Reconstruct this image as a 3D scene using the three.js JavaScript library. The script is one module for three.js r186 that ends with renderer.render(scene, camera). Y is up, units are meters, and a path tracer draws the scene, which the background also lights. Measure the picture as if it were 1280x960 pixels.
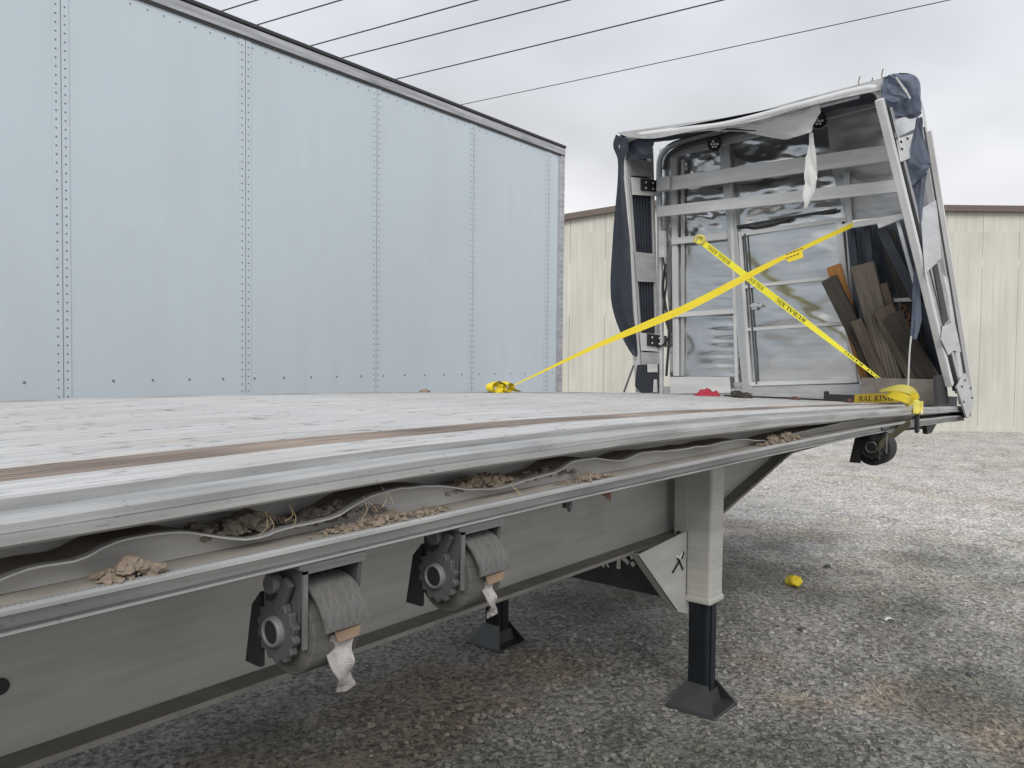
import * as THREE from 'three';
import { mergeGeometries } from 'three/addons/utils/BufferGeometryUtils.js';
import { RoundedBoxGeometry } from 'three/addons/geometries/RoundedBoxGeometry.js';

/* ---------------------------------------------------------------- camera */
const scene = new THREE.Scene();
const FPX = 1005, CAM = new THREE.Vector3(0, 1.72, 0);           // focal length in photo pixels (1280 x 960), eye height
const camera = new THREE.PerspectiveCamera(2 * Math.atan(480 / FPX) * 180 / Math.PI, 4 / 3, 0.05, 3000);
const yawF = new THREE.Vector3(0.775, 0, -0.632).normalize(), yawR = new THREE.Vector3(0.632, 0, 0.775).normalize(), UP = new THREE.Vector3(0, 1, 0);
const PITCH = Math.atan(35 / FPX), ROLL = 0.0104;
const camF = yawF.clone().multiplyScalar(Math.cos(PITCH)).addScaledVector(UP, -Math.sin(PITCH));
const upP = UP.clone().multiplyScalar(Math.cos(PITCH)).addScaledVector(yawF, Math.sin(PITCH));
const camU = upP.clone().multiplyScalar(Math.cos(ROLL)).addScaledVector(yawR, -Math.sin(ROLL));
const camR = yawR.clone().multiplyScalar(Math.cos(ROLL)).addScaledVector(upP, Math.sin(ROLL));
camera.position.copy(CAM); camera.up.copy(camU); camera.lookAt(CAM.clone().add(camF));
scene.add(camera);

/* ---------------------------------------------------------------- noise */
function rng(seed) { let a = seed >>> 0; return () => { a = a + 0x6D2B79F5 | 0; let t = Math.imul(a ^ a >>> 15, 1 | a); t = t + Math.imul(t ^ t >>> 7, 61 | t) ^ t; return ((t ^ t >>> 14) >>> 0) / 4294967296; }; }
function hash(x, y, s) { let h = Math.imul(x, 374761393) + Math.imul(y, 668265263) + Math.imul(s, 974634781) | 0; h = Math.imul(h ^ h >>> 15, 0x2c1b3c6d); h = Math.imul(h ^ h >>> 12, 0x297a2d39); return ((h ^ h >>> 16) >>> 0) / 4294967296; }
function vn(x, y, s = 0, per = 0) {
  const xi = Math.floor(x), yi = Math.floor(y), fx = x - xi, fy = y - yi, ux = fx * fx * (3 - 2 * fx), uy = fy * fy * (3 - 2 * fy);
  const m = (k) => per ? ((k % per) + per) % per : k;
  const a = hash(m(xi), m(yi), s), b = hash(m(xi + 1), m(yi), s), c = hash(m(xi), m(yi + 1), s), d = hash(m(xi + 1), m(yi + 1), s);
  return a + (b - a) * ux + (c - a) * uy + (a - b - c + d) * ux * uy;
}
function fbm(x, y, s = 0, o = 4, per = 0) { let r = 0, a = 0.5, t = 0; for (let i = 0; i < o; i++) { r += a * vn(x, y, s + i * 7, per); t += a; x *= 2; y *= 2; per *= 2; a *= 0.5; } return r / t; }
const sstep = (a, b, x) => { const t = Math.min(1, Math.max(0, (x - a) / (b - a))); return t * t * (3 - 2 * t); };
const lerp = (a, b, t) => a + (b - a) * t;
function interp(tab, x) { if (x <= tab[0][0]) return tab[0][1]; for (let i = 1; i < tab.length; i++) if (x <= tab[i][0]) { const t = (x - tab[i - 1][0]) / (tab[i][0] - tab[i - 1][0]); return lerp(tab[i - 1][1], tab[i][1], t * t * (3 - 2 * t) * 0.4 + t * 0.6); } return tab[tab.length - 1][1]; }

/* ---------------------------------------------------------------- sky, sun, exposure */
const SUN_AZ = new THREE.Vector3().copy(yawF).multiplyScalar(-1).addScaledVector(yawR, 0.02).normalize();
const SUN_EL = 38 * Math.PI / 180;
const sunDir = SUN_AZ.clone().multiplyScalar(Math.cos(SUN_EL)).addScaledVector(UP, Math.sin(SUN_EL));
{
  const W = 1024, H = 512, data = new Float32Array(W * H * 4), d = new THREE.Vector3();
  for (let j = 0; j < H; j++) for (let i = 0; i < W; i++) {
    const az = ((i + 0.5) / W - 0.5) * 2 * Math.PI, el = ((j + 0.5) / H - 0.5) * Math.PI;
    d.set(Math.cos(el) * Math.cos(az), Math.sin(el), Math.cos(el) * Math.sin(az));
    const e = Math.max(d.y, 0), q = 1 / (e + 0.22);
    const c1 = fbm(d.x * q * 1.1 + 40, d.z * q * 1.1 + 40, 3, 5), c2 = fbm(d.x * q * 3.1 + 9, d.z * q * 3.1 + 70, 11, 4);
    const cl = (c1 - 0.5) * 0.55 + (c2 - 0.5) * 0.2;
    const sd = d.x * sunDir.x + d.y * sunDir.y + d.z * sunDir.z;
    const lobe = 0.22 * Math.pow(Math.max(0, sd), 4), hor = 0.24 * Math.exp(-e * 4.5);
    let L = (0.53 + hor + cl * 0.72) * (1 + 0.5 * e * e) + lobe * 0.7;
    const warm = hor * 0.75 + Math.max(0, cl) * 0.1;
    const k = (j * W + i) * 4;
    data[k] = L * (0.925 + warm * 0.9); data[k + 1] = L * (0.975 + warm * 0.4); data[k + 2] = L * (1.075 - warm * 0.5); data[k + 3] = 1;
  }
  const sky = new THREE.DataTexture(data, W, H, THREE.RGBAFormat, THREE.FloatType);
  sky.mapping = THREE.EquirectangularReflectionMapping; sky.magFilter = sky.minFilter = THREE.LinearFilter; sky.wrapS = THREE.RepeatWrapping; sky.needsUpdate = true;
  scene.background = sky; scene.environment = sky;
}
const sun = new THREE.DirectionalLight(new THREE.Color(1, 0.965, 0.91), 1.5);
sun.position.copy(sunDir).multiplyScalar(60).add(new THREE.Vector3(4, 0, -3)); sun.target.position.set(4, 0, -3);
sun.castShadow = true; sun.shadow.radius = 60; sun.shadow.mapSize.set(4096, 4096);
Object.assign(sun.shadow.camera, { left: -22, right: 22, top: 22, bottom: -22, near: 1, far: 140 });
scene.add(sun, sun.target);
const renderer = new THREE.WebGLRenderer({ antialias: true });
renderer.toneMapping = THREE.LinearToneMapping; renderer.toneMappingExposure = 1.36;
renderer.shadowMap.enabled = true; renderer.shadowMap.type = THREE.PCFSoftShadowMap;

/* ---------------------------------------------------------------- photo pixel -> place */
// world: x = u along the trailer (to its nose), y up, z = -v (v across the trailers, away from the camera)
const V = (u, y, v) => new THREE.Vector3(u, y, -v);
const ray = (px, py) => camF.clone().addScaledVector(camR, (px - 640) / FPX).addScaledVector(camU, -(py - 480) / FPX);
const onY = (px, py, y) => { const d = ray(px, py); return CAM.clone().addScaledVector(d, (y - CAM.y) / d.y); };
const onV = (px, py, v) => { const d = ray(px, py); return CAM.clone().addScaledVector(d, v / -d.z); };
const onU = (px, py, u) => { const d = ray(px, py); return CAM.clone().addScaledVector(d, u / d.x); };
const atD = (px, py, depth) => CAM.clone().addScaledVector(ray(px, py), depth);
function proj(p) { const q = p.clone().sub(CAM), z = q.dot(camF); return [640 + FPX * q.dot(camR) / z, 480 - FPX * q.dot(camU) / z, z]; }

/* ---------------------------------------------------------------- object helpers */
const taken = new Map();
function numbered(n) { const k = taken.get(n) ?? 0; taken.set(n, k + 1); return k ? `${n}_${String(k).padStart(3, '0')}` : n; }
function tag(o, label, category, group, kind) { Object.assign(o.userData, { label, category }); if (group) o.userData.group = group; if (kind) o.userData.kind = kind; return o; }
function thing(name, label, category, pos = [0, 0, 0], group) { const g = new THREE.Group(); g.name = numbered(name); g.position.set(...pos); scene.add(g); return tag(g, label, category, group); }
function clean(g) {
  let n = g.index ? g.toNonIndexed() : g; n.userData.keepUV = g.userData.keepUV;
  for (const k of Object.keys(n.attributes)) if (!['position', 'normal', 'uv'].includes(k)) n.deleteAttribute(k);
  if (!n.attributes.normal) n.computeVertexNormals();
  if (!n.attributes.uv || !n.userData.keepUV) boxUV(n);
  return n;
}
function boxUV(g) {
  const p = g.attributes.position, uv = new Float32Array(p.count * 2), a = new THREE.Vector3(), b = new THREE.Vector3(), c = new THREE.Vector3();
  for (let i = 0; i < p.count; i += 3) {
    a.fromBufferAttribute(p, i); b.fromBufferAttribute(p, i + 1); c.fromBufferAttribute(p, i + 2);
    const n = b.clone().sub(a).cross(c.clone().sub(a)), ax = Math.abs(n.x), ay = Math.abs(n.y), az = Math.abs(n.z);
    [a, b, c].forEach((q, k) => { let s, t; if (ay >= ax && ay >= az) { s = q.x; t = q.z; } else if (az >= ax) { s = q.x; t = q.y; } else { s = q.z; t = q.y; } uv[(i + k) * 2] = s; uv[(i + k) * 2 + 1] = t; });
  }
  g.setAttribute('uv', new THREE.BufferAttribute(uv, 2));
}
function mesh(name, geos, mat, parent) {
  geos = Array.isArray(geos) ? geos : [geos];
  const g = geos.length === 1 ? clean(geos[0]) : mergeGeometries(geos.map(clean));
  const m = new THREE.Mesh(g, mat); m.name = parent ? name : numbered(name); m.castShadow = m.receiveShadow = true;
  (parent ?? scene).add(m); return m;
}
const solo = (name, geos, mat, label, category, group, kind) => tag(mesh(name, geos, mat), label, category, group, kind);
const box = (x0, x1, y0, y1, z0, z1) => new THREE.BoxGeometry(Math.abs(x1 - x0), Math.abs(y1 - y0), Math.abs(z1 - z0)).translate((x0 + x1) / 2, (y0 + y1) / 2, (z0 + z1) / 2);
const boxV = (u0, u1, y0, y1, v0, v1) => box(u0, u1, y0, y1, -v1, -v0);
const rbox = (u0, u1, y0, y1, v0, v1, r = 0.006) => new RoundedBoxGeometry(u1 - u0, y1 - y0, v1 - v0, 2, r).translate((u0 + u1) / 2, (y0 + y1) / 2, -(v0 + v1) / 2);
function tris(pts) { const g = new THREE.BufferGeometry(); const f = new Float32Array(pts.length * 3); pts.forEach((p, i) => f.set([p.x, p.y, p.z], i * 3)); g.setAttribute('position', new THREE.BufferAttribute(f, 3)); g.computeVertexNormals(); return g; }
function gridG(nu, nv, fn, smooth = true, uvfn) {            // fn(s,t) -> Vector3, s,t in 0..1
  const g = new THREE.BufferGeometry(), pos = [], uv = [], idx = [];
  for (let j = 0; j <= nv; j++) for (let i = 0; i <= nu; i++) { const p = fn(i / nu, j / nv); pos.push(p.x, p.y, p.z); const q = uvfn ? uvfn(i / nu, j / nv) : [i / nu, j / nv]; uv.push(q[0], q[1]); }
  for (let j = 0; j < nv; j++) for (let i = 0; i < nu; i++) { const a = j * (nu + 1) + i, b = a + 1, c = a + nu + 1, d = c + 1; idx.push(a, b, d, a, d, c); }
  g.setAttribute('position', new THREE.Float32BufferAttribute(pos, 3)); g.setAttribute('uv', new THREE.Float32BufferAttribute(uv, 2)); g.setIndex(idx);
  g.computeVertexNormals(); g.userData.keepUV = !!uvfn;
  const n = g.index ? g.toNonIndexed() : g; n.userData.keepUV = !!uvfn; if (!smooth) n.computeVertexNormals(); return n;
}
// long section: profile of [v, y] carried along u, y taken from a height function
function loft(prof, us, yo, closed = false) {
  const UVs = [], arc = [0]; for (let i = 1; i <= prof.length; i++) { const a = prof[i - 1], b = prof[i % prof.length]; arc.push(arc[i - 1] + Math.hypot(a[0] - b[0], a[1] - b[1])); }
  const P = [], n = prof.length, m = closed ? n : n - 1;
  for (let k = 0; k < us.length - 1; k++) {
    const u0 = us[k], u1 = us[k + 1], y0 = yo(u0), y1 = yo(u1);
    for (let i = 0; i < m; i++) {
      const [va, ya] = prof[i], [vb, yb] = prof[(i + 1) % n];
      const a = V(u0, y0 + ya, va), b = V(u1, y1 + ya, va), c = V(u1, y1 + yb, vb), d = V(u0, y0 + yb, vb);
      P.push(a, b, c, a, c, d); const s0 = prof[0][0] + arc[i], s1 = prof[0][0] + arc[i + 1]; UVs.push(u0, s0, u1, s0, u1, s1, u0, s0, u1, s1, u0, s1);
    }
  }
  const g = tris(P); g.setAttribute('uv', new THREE.Float32BufferAttribute(UVs, 2)); g.userData.keepUV = true; return g;
}
// flat outline (3D points in one plane) given thickness along dir
function slab(pts, dir, th) {
  const n = dir.clone().normalize(), ex = pts[1].clone().sub(pts[0]).normalize(), ey = n.clone().cross(ex).normalize(); ex.copy(ey).cross(n);
  const p2 = pts.map((p) => new THREE.Vector2(p.clone().sub(pts[0]).dot(ex), p.clone().sub(pts[0]).dot(ey)));
  const f = THREE.ShapeUtils.triangulateShape(p2, []), out = [], off = n.clone().multiplyScalar(th), q = pts.map((p) => p.clone().add(off));
  for (const [a, b, c] of f) { out.push(pts[a], pts[c], pts[b], q[a], q[b], q[c]); }
  for (let i = 0; i < pts.length; i++) { const j = (i + 1) % pts.length; out.push(pts[i], pts[j], q[j], pts[i], q[j], q[i]); }
  return tris(out);
}
// straight bar between two points; side = direction of its width w, t = the other size
function bar(p, q, w, t, side = UP) {
  const d = q.clone().sub(p), L = d.length(), x = d.clone().normalize(), y = side.clone().addScaledVector(x, -side.dot(x)).normalize(), z = x.clone().cross(y);
  const g = new RoundedBoxGeometry(L, w, t, 1, Math.min(w, t) * 0.12);
  const b = g.index ? g.toNonIndexed() : g; boxUV(b); b.userData.keepUV = true;
  return b.applyMatrix4(new THREE.Matrix4().makeBasis(x, y, z).setPosition(p.clone().add(q).multiplyScalar(0.5)));
}
function tube(pts, r, seg = 24, rad = 6) { return new THREE.TubeGeometry(new THREE.CatmullRomCurve3(pts), seg, r, rad, false); }
// strap: ribbon along points, widths along given width directions
function ribbon(pts, wdirs, widths, seg = 40, uvLen = 1, th = 0.003) {
  const cv = new THREE.CatmullRomCurve3(pts, false, 'centripetal'), L = cv.getLength(), n = wdirs.length - 1;
  const at = (arr, t) => { const k = Math.min(n - 1e-6, t * n), i = Math.floor(k), f = k - i; return arr[i].clone ? arr[i].clone().lerp(arr[i + 1], f) : lerp(arr[i], arr[i + 1], f); };
  const make = (off) => gridG(seg, 2, (s, t) => { const p = cv.getPoint(s), w = at(wdirs, s).normalize(), T = cv.getTangent(s), nn = T.clone().cross(w).normalize(); return p.addScaledVector(w, (t - 0.5) * at(widths, s)).addScaledVector(nn, off); }, true, (s, t) => [s * L / uvLen, t]);
  return [make(-th / 2), make(th / 2)];
}
const clodGeo = (r, seed, sy = 0.7) => { const g = new THREE.IcosahedronGeometry(r, 1), p = g.attributes.position; for (let i = 0; i < p.count; i++) { const x = p.getX(i), y = p.getY(i), z = p.getZ(i), k = 0.65 + 0.7 * hash(Math.round(x / r * 50), Math.round(y / r * 50) + 31 * Math.round(z / r * 50), seed); p.setXYZ(i, x * k * 1.1, y * k * sy, z * k); } g.computeVertexNormals(); return g; };

/* ---------------------------------------------------------------- materials */
function tex(size, metres, fn, srgb = true) {
  const d = new Uint8Array(size * size * 4);
  for (let j = 0; j < size; j++) for (let i = 0; i < size; i++) { const c = fn(i / size, j / size), k = (j * size + i) * 4; const a = Array.isArray(c) ? c : [c, c, c]; for (let q = 0; q < 3; q++) d[k + q] = Math.max(0, Math.min(255, a[q] * 255)); d[k + 3] = 255; }
  const t = new THREE.DataTexture(d, size, size); t.wrapS = t.wrapT = THREE.RepeatWrapping; t.magFilter = THREE.LinearFilter; t.minFilter = THREE.LinearMipmapLinearFilter; t.generateMipmaps = true;
  const m = Array.isArray(metres) ? metres : [metres, metres]; t.repeat.set(1 / m[0], 1 / m[1]); if (srgb) t.colorSpace = THREE.SRGBColorSpace; t.needsUpdate = true; return t;
}
const lin = (r, g, b) => new THREE.Color().setRGB(r, g, b);
const M = {};
const mat = (name, r, g, b, rough, metal = 0, extra = {}) => (M[name] = new THREE.MeshStandardMaterial({ color: lin(r, g, b), roughness: rough, metalness: metal, side: THREE.DoubleSide, ...extra }));
// streaks of grime running along the first axis, with specks
const grime = tex(512, [2.2, 0.5], (x, y) => { const s = fbm(x * 6, y * 48, 5, 4, 6), q = fbm(x * 10, y * 10, 21, 4, 10), sp = vn(x * 160, y * 160, 33, 160); return 0.80 + 0.24 * (s - 0.5) + 0.22 * (q - 0.5) - (sp > 0.93 ? 0.12 : 0); });
const faint = tex(512, [2.0, 0.6], (x, y) => { const s = fbm(x * 6, y * 36, 15, 3, 6), q = fbm(x * 9, y * 9, 23, 5, 9); return 0.9 + 0.07 * (s - 0.5) + 0.14 * (q - 0.5); });
const blotch = tex(512, 1.3, (x, y) => { const q = fbm(x * 5, y * 5, 2, 6, 5), r = fbm(x * 22, y * 22, 61, 3, 22); return 0.84 + 0.22 * (q - 0.5) + 0.16 * (r - 0.5); });
const deckTex = tex(1024, [1.9, 0.55], (x, y) => {
  const s = fbm(x * 3, y * 72, 5, 4, 3), q = fbm(x * 7, y * 7, 91, 4, 7), sp = vn(x * 42, y * 200, 13, 1000) , sp2 = fbm(x * 26, y * 60, 18, 3, 0);
  let c = 0.87 + 0.20 * (s - 0.5) + 0.07 * (q - 0.5); const dark = sstep(0.66, 0.84, sp2) * 0.2 + (sp > 0.93 ? 0.2 : 0); c -= dark; const br = sstep(0.58, 0.75, fbm(x * 4, y * 9, 47, 4, 0)) * 0.035;
  return [c, c - br * 0.55, c - br * 1.1];
});
const woodTex = tex(512, [1.6, 0.25], (x, y) => { const s = fbm(x * 4, y * 40, 7, 4, 4), q = fbm(x * 9, y * 12, 3, 4, 9); const c = 0.74 + 0.5 * (s - 0.5) + 0.35 * (q - 0.5); return [c, c * 0.97, c * 0.93]; });
const webTex = tex(256, [0.02, 0.02], (x, y) => 0.8 + 0.2 * Math.sin(y * Math.PI * 2) * Math.sin(x * Math.PI * 2));
mat('deck', 0.645, 0.645, 0.64, 0.55, 0.12, { map: deckTex });
mat('rail', 0.62, 0.62, 0.61, 0.5, 0.35, { map: grime });
mat('railTop', 0.70, 0.70, 0.70, 0.5, 0.2, { map: grime });
mat('darkMetal', 0.10, 0.105, 0.11, 0.7, 0.1, { map: blotch });
mat('railFace', 0.30, 0.295, 0.28, 0.6, 0.2, { map: grime });
mat('wood', 0.44, 0.37, 0.325, 0.85, 0, { map: woodTex });
mat('beam', 0.485, 0.475, 0.45, 0.6, 0.1, { map: faint });
mat('flange', 0.34, 0.325, 0.29, 0.75, 0.1, { map: blotch });
mat('leg', 0.58, 0.57, 0.53, 0.5, 0, { map: faint });
mat('legInner', 0.022, 0.028, 0.036, 0.4, 0.3, { map: blotch });
mat('foot', 0.11, 0.115, 0.12, 0.45, 0.45, { map: blotch });
mat('darkPanel', 0.06, 0.064, 0.072, 0.6, 0, { map: blotch });
mat('white', 0.8, 0.8, 0.78, 0.6);
mat('black', 0.015, 0.016, 0.018, 0.6);
mat('dirt', 0.36, 0.29, 0.22, 1, 0, { map: blotch });
mat('dirt2', 0.26, 0.22, 0.18, 1, 0, { map: blotch });
mat('straw', 0.42, 0.33, 0.19, 0.9);
mat('winch', 0.13, 0.132, 0.132, 0.65, 0.25, { map: blotch });
mat('winchEdge', 0.27, 0.265, 0.26, 0.6, 0.3, { map: blotch });
mat('strapGrey', 0.30, 0.29, 0.275, 0.95, 0, { map: grime, bumpMap: webTex, bumpScale: 0.0015 });
mat('strapRoll', 0.17, 0.165, 0.145, 0.95, 0, { map: grime });
mat('strapTail', 0.47, 0.44, 0.42, 0.95, 0, { map: blotch });
mat('tan', 0.28, 0.20, 0.135, 0.9);
mat('alu', 0.8, 0.805, 0.81, 0.34, 0.85, { map: faint });
mat('aluSheet', 0.76, 0.765, 0.77, 0.17, 0.9, { map: faint });
mat('aluDull', 0.62, 0.63, 0.64, 0.42, 0.45, { map: faint });
mat('aluDirty', 0.46, 0.46, 0.46, 0.55, 0.6, { map: faint });
mat('aluWhite', 0.74, 0.74, 0.735, 0.55, 0.1, { map: faint });
mat('tarpNavy', 0.04, 0.048, 0.066, 0.65, 0, { map: blotch });
mat('tarpBlue', 0.15, 0.18, 0.245, 0.72, 0, { map: blotch });
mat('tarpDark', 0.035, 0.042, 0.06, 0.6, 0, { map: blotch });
mat('lining', 0.05, 0.062, 0.082, 0.38, 0.15, { map: blotch });
mat('tarpGrey', 0.42, 0.42, 0.41, 0.75, 0, { map: blotch });
M.plastic = new THREE.MeshPhysicalMaterial({ color: lin(0.88, 0.875, 0.85), roughness: 0.8, transmission: 0.3, thickness: 0, side: THREE.DoubleSide });
mat('yellow', 0.86, 0.68, 0.03, 0.75, 0, { map: faint });
mat('yellowPale', 0.84, 0.74, 0.16, 0.75, 0, { map: faint });
mat('lumber', 0.165, 0.138, 0.108, 0.85, 0, { map: woodTex });
mat('lumberDark', 0.085, 0.075, 0.065, 0.85, 0, { map: woodTex });
mat('lumberOrange', 0.55, 0.27, 0.08, 0.8, 0, { map: woodTex });
mat('lumberGrey', 0.22, 0.198, 0.168, 0.85, 0, { map: woodTex });
mat('plate', 0.36, 0.32, 0.28, 0.45, 0.5, { map: blotch });
mat('red', 0.36, 0.025, 0.05, 0.85);
mat('rust', 0.16, 0.075, 0.05, 0.9, 0, { map: blotch });
mat('rubber', 0.02, 0.02, 0.022, 0.8);
M.led = new THREE.MeshStandardMaterial({ color: lin(0.8, 0.8, 0.8), roughness: 0.2 });
const vanTex = tex(512, 2.6, (x, y) => { const s = fbm(x * 24, y * 3, 5, 4, 24), q = fbm(x * 5, y * 5, 8, 4, 5); const c = 0.95 + 0.028 * (s - 0.5) + 0.022 * (q - 0.5); return [c * 0.995, c, c * 1.003]; });
M.van = new THREE.MeshStandardMaterial({ color: lin(0.56, 0.625, 0.672), roughness: 0.5, metalness: 0, map: vanTex, side: THREE.DoubleSide });
mat('vanRivet', 0.16, 0.19, 0.21, 0.6, 0.2);
mat('vanTrim', 0.58, 0.595, 0.63, 0.45, 0.2, { map: grime });
mat('vanBlack', 0.03, 0.03, 0.033, 0.6);
mat('dust', 0.50, 0.46, 0.40, 0.95, 0, { map: blotch });
mat('lowRail', 0.17, 0.168, 0.16, 0.6, 0.2, { map: grime });
mat('strip', 0.58, 0.575, 0.56, 0.55, 0.2, { map: faint });
mat('vanSeam', 0.50, 0.575, 0.61, 0.5, 0, { map: vanTex });
const cladTex = tex(512, [1.7, 5], (x, y) => { const s = fbm(x * 30, y * 3, 5, 4, 30), q = fbm(x * 4, y * 5, 8, 4, 4); const c = 0.90 + 0.09 * (s - 0.5) + 0.10 * (q - 0.5); return [c, c, c * 0.99]; });
mat('clad', 0.61, 0.597, 0.545, 0.6, 0.05, { map: cladTex });
mat('eave', 0.12, 0.095, 0.08, 0.6, 0.2);
mat('roof', 0.45, 0.45, 0.44, 0.55, 0.3);
mat('cable', 0.05, 0.05, 0.055, 0.8);

/* ---------------------------------------------------------------- ground */
const rf = (x, z) => [x * camR.x / Math.hypot(yawR.x, yawR.z) * 0 + x * yawR.x + z * yawR.z, x * yawF.x + z * yawF.z];
function paleAt(x, z) {                                        // dusty pale drive lane against the dark damp gravel of the parking row
  const [r, f] = rf(x, z), s = 0.902 * (r - 2.5) + 0.431 * (f - 8.4);
  return sstep(-1.6, 1.7, s + (fbm(x * 0.45, z * 0.45, 17, 4) - 0.5) * 5.5 + (fbm(x * 2.3, z * 2.3, 29, 3) - 0.5) * 2.4);
}
function groundCol(x, z) {                                     // dry grit, brown dirt, damp patches with their own outlines, pale dust of the lane
  const p = paleAt(x, z), n1 = fbm(x * 1.1, z * 1.1, 41, 4), n2 = fbm(x * 0.62 + 5, z * 0.62, 55, 5);
  const dk = [0.265, 0.255, 0.235], br = [0.27, 0.215, 0.16], gr = [0.135, 0.135, 0.112], pl = [0.55, 0.525, 0.485], pb = [0.48, 0.415, 0.345];
  const wb = sstep(0.5, 0.66, n1) * 0.75, wg = sstep(0.52, 0.62, n2) * 0.75, wp = sstep(0.5, 0.75, n1) * 0.6;
  return [0, 1, 2].map((c) => lerp(lerp(lerp(dk[c], br[c], wb), gr[c], wg), lerp(pl[c], pb[c], wp), p));
}
const GY = -0.06, groundH = (x, z) => GY + (fbm(x * 0.35, z * 0.35, 71, 3) - 0.5) * 0.05 + (fbm(x * 1.6, z * 1.6, 72, 3) - 0.5) * 0.022 - 0.006;
{
  const N = 380, pos = [], col = [], uv = [], idx = [];
  const ax = (k) => { const t = k / N * 2 - 1, a = Math.abs(t); return Math.sign(t) * (a * 13 + Math.pow(a, 7) * 500); };
  for (let j = 0; j <= N; j++) for (let i = 0; i <= N; i++) {
    const x = 4 + ax(i), z = -3 + ax(j), near = 1 - sstep(10, 16, Math.hypot(x - 4, z + 3));
    pos.push(x, groundH(x, z) * near + (GY - 0.008) * (1 - near), z); uv.push(x, z);
    const n3 = fbm(x * 5, z * 5, 77, 3), gc = groundCol(x, z); for (let c = 0; c < 3; c++) col.push(gc[c] * (0.8 + 0.4 * n3) * 1.18);
  }
  for (let j = 0; j < N; j++) for (let i = 0; i < N; i++) { const a = j * (N + 1) + i, b = a + 1, c = a + N + 1, d = c + 1; idx.push(a, c, b, b, c, d); }
  const g = new THREE.BufferGeometry(); g.setAttribute('position', new THREE.Float32BufferAttribute(pos, 3)); g.setAttribute('uv', new THREE.Float32BufferAttribute(uv, 2)); g.setAttribute('color', new THREE.Float32BufferAttribute(col, 3)); g.setIndex(idx); g.computeVertexNormals();
  const gh = (x, y) => 0.6 * vn(x * 110, y * 110, 3, 110) + 0.4 * vn(x * 260, y * 260, 5, 260);
  const gravelTex = tex(1024, 2.7, (x, y) => { const a = vn(x * 120, y * 120, 3, 120), b = vn(x * 280, y * 280, 5, 280), c = fbm(x * 14, y * 14, 9, 3, 14); return 0.80 + 0.42 * (a - 0.5) + 0.40 * (b - 0.5) + 0.2 * (c - 0.5); });
  const gravelBump = tex(1024, 2.7, (x, y) => gh(x, y), false);
  const m = new THREE.MeshStandardMaterial({ vertexColors: true, roughness: 0.95, map: gravelTex, bumpMap: gravelBump, bumpScale: 0.012, side: THREE.DoubleSide });
  const o = new THREE.Mesh(g, m); o.name = 'ground'; o.receiveShadow = true; o.castShadow = true; o.userData = { kind: 'structure', label: 'gravel yard, dark and damp under the trailer, pale and dusty beyond', category: 'ground' }; scene.add(o);
  const R = rng(5), NS = 90000;
  const sg = clodGeo(1, 4, 0.62);
  const st = new THREE.InstancedMesh(sg, new THREE.MeshStandardMaterial({ color: 0xffffff, roughness: 0.95 }), NS);
  const mm = new THREE.Matrix4(), qq = new THREE.Quaternion(), ee = new THREE.Euler(), cc = new THREE.Color();
  for (let k = 0; k < NS; k++) {
    const rr = 1.3 + Math.pow(R(), 0.8) * 12.5, th = (R() - 0.5) * 1.75, f = rr * Math.cos(th), r = rr * Math.sin(th);
    const x = f * yawF.x + r * yawR.x, z = f * yawF.z + r * yawR.z, s = (0.003 + Math.pow(R(), 5) * 0.015);
    ee.set(R() * 0.6, R() * 6.3, R() * 0.6); mm.compose(new THREE.Vector3(x, groundH(x, z) - s * 0.08, z), qq.setFromEuler(ee), new THREE.Vector3(s, s, s)); st.setMatrixAt(k, mm);
    const gc = groundCol(x, z), t = 0.72 + R() * 0.5, w = (R() - 0.5) * 0.1; st.setColorAt(k, cc.setRGB(gc[0] * t * (1 + w), gc[1] * t, gc[2] * t * (1 - w)));
  }
  st.name = 'gravel'; st.castShadow = st.receiveShadow = true; tag(st, 'loose grey gravel stones scattered over the yard', 'gravel', null, 'stuff'); scene.add(st);
}

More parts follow.
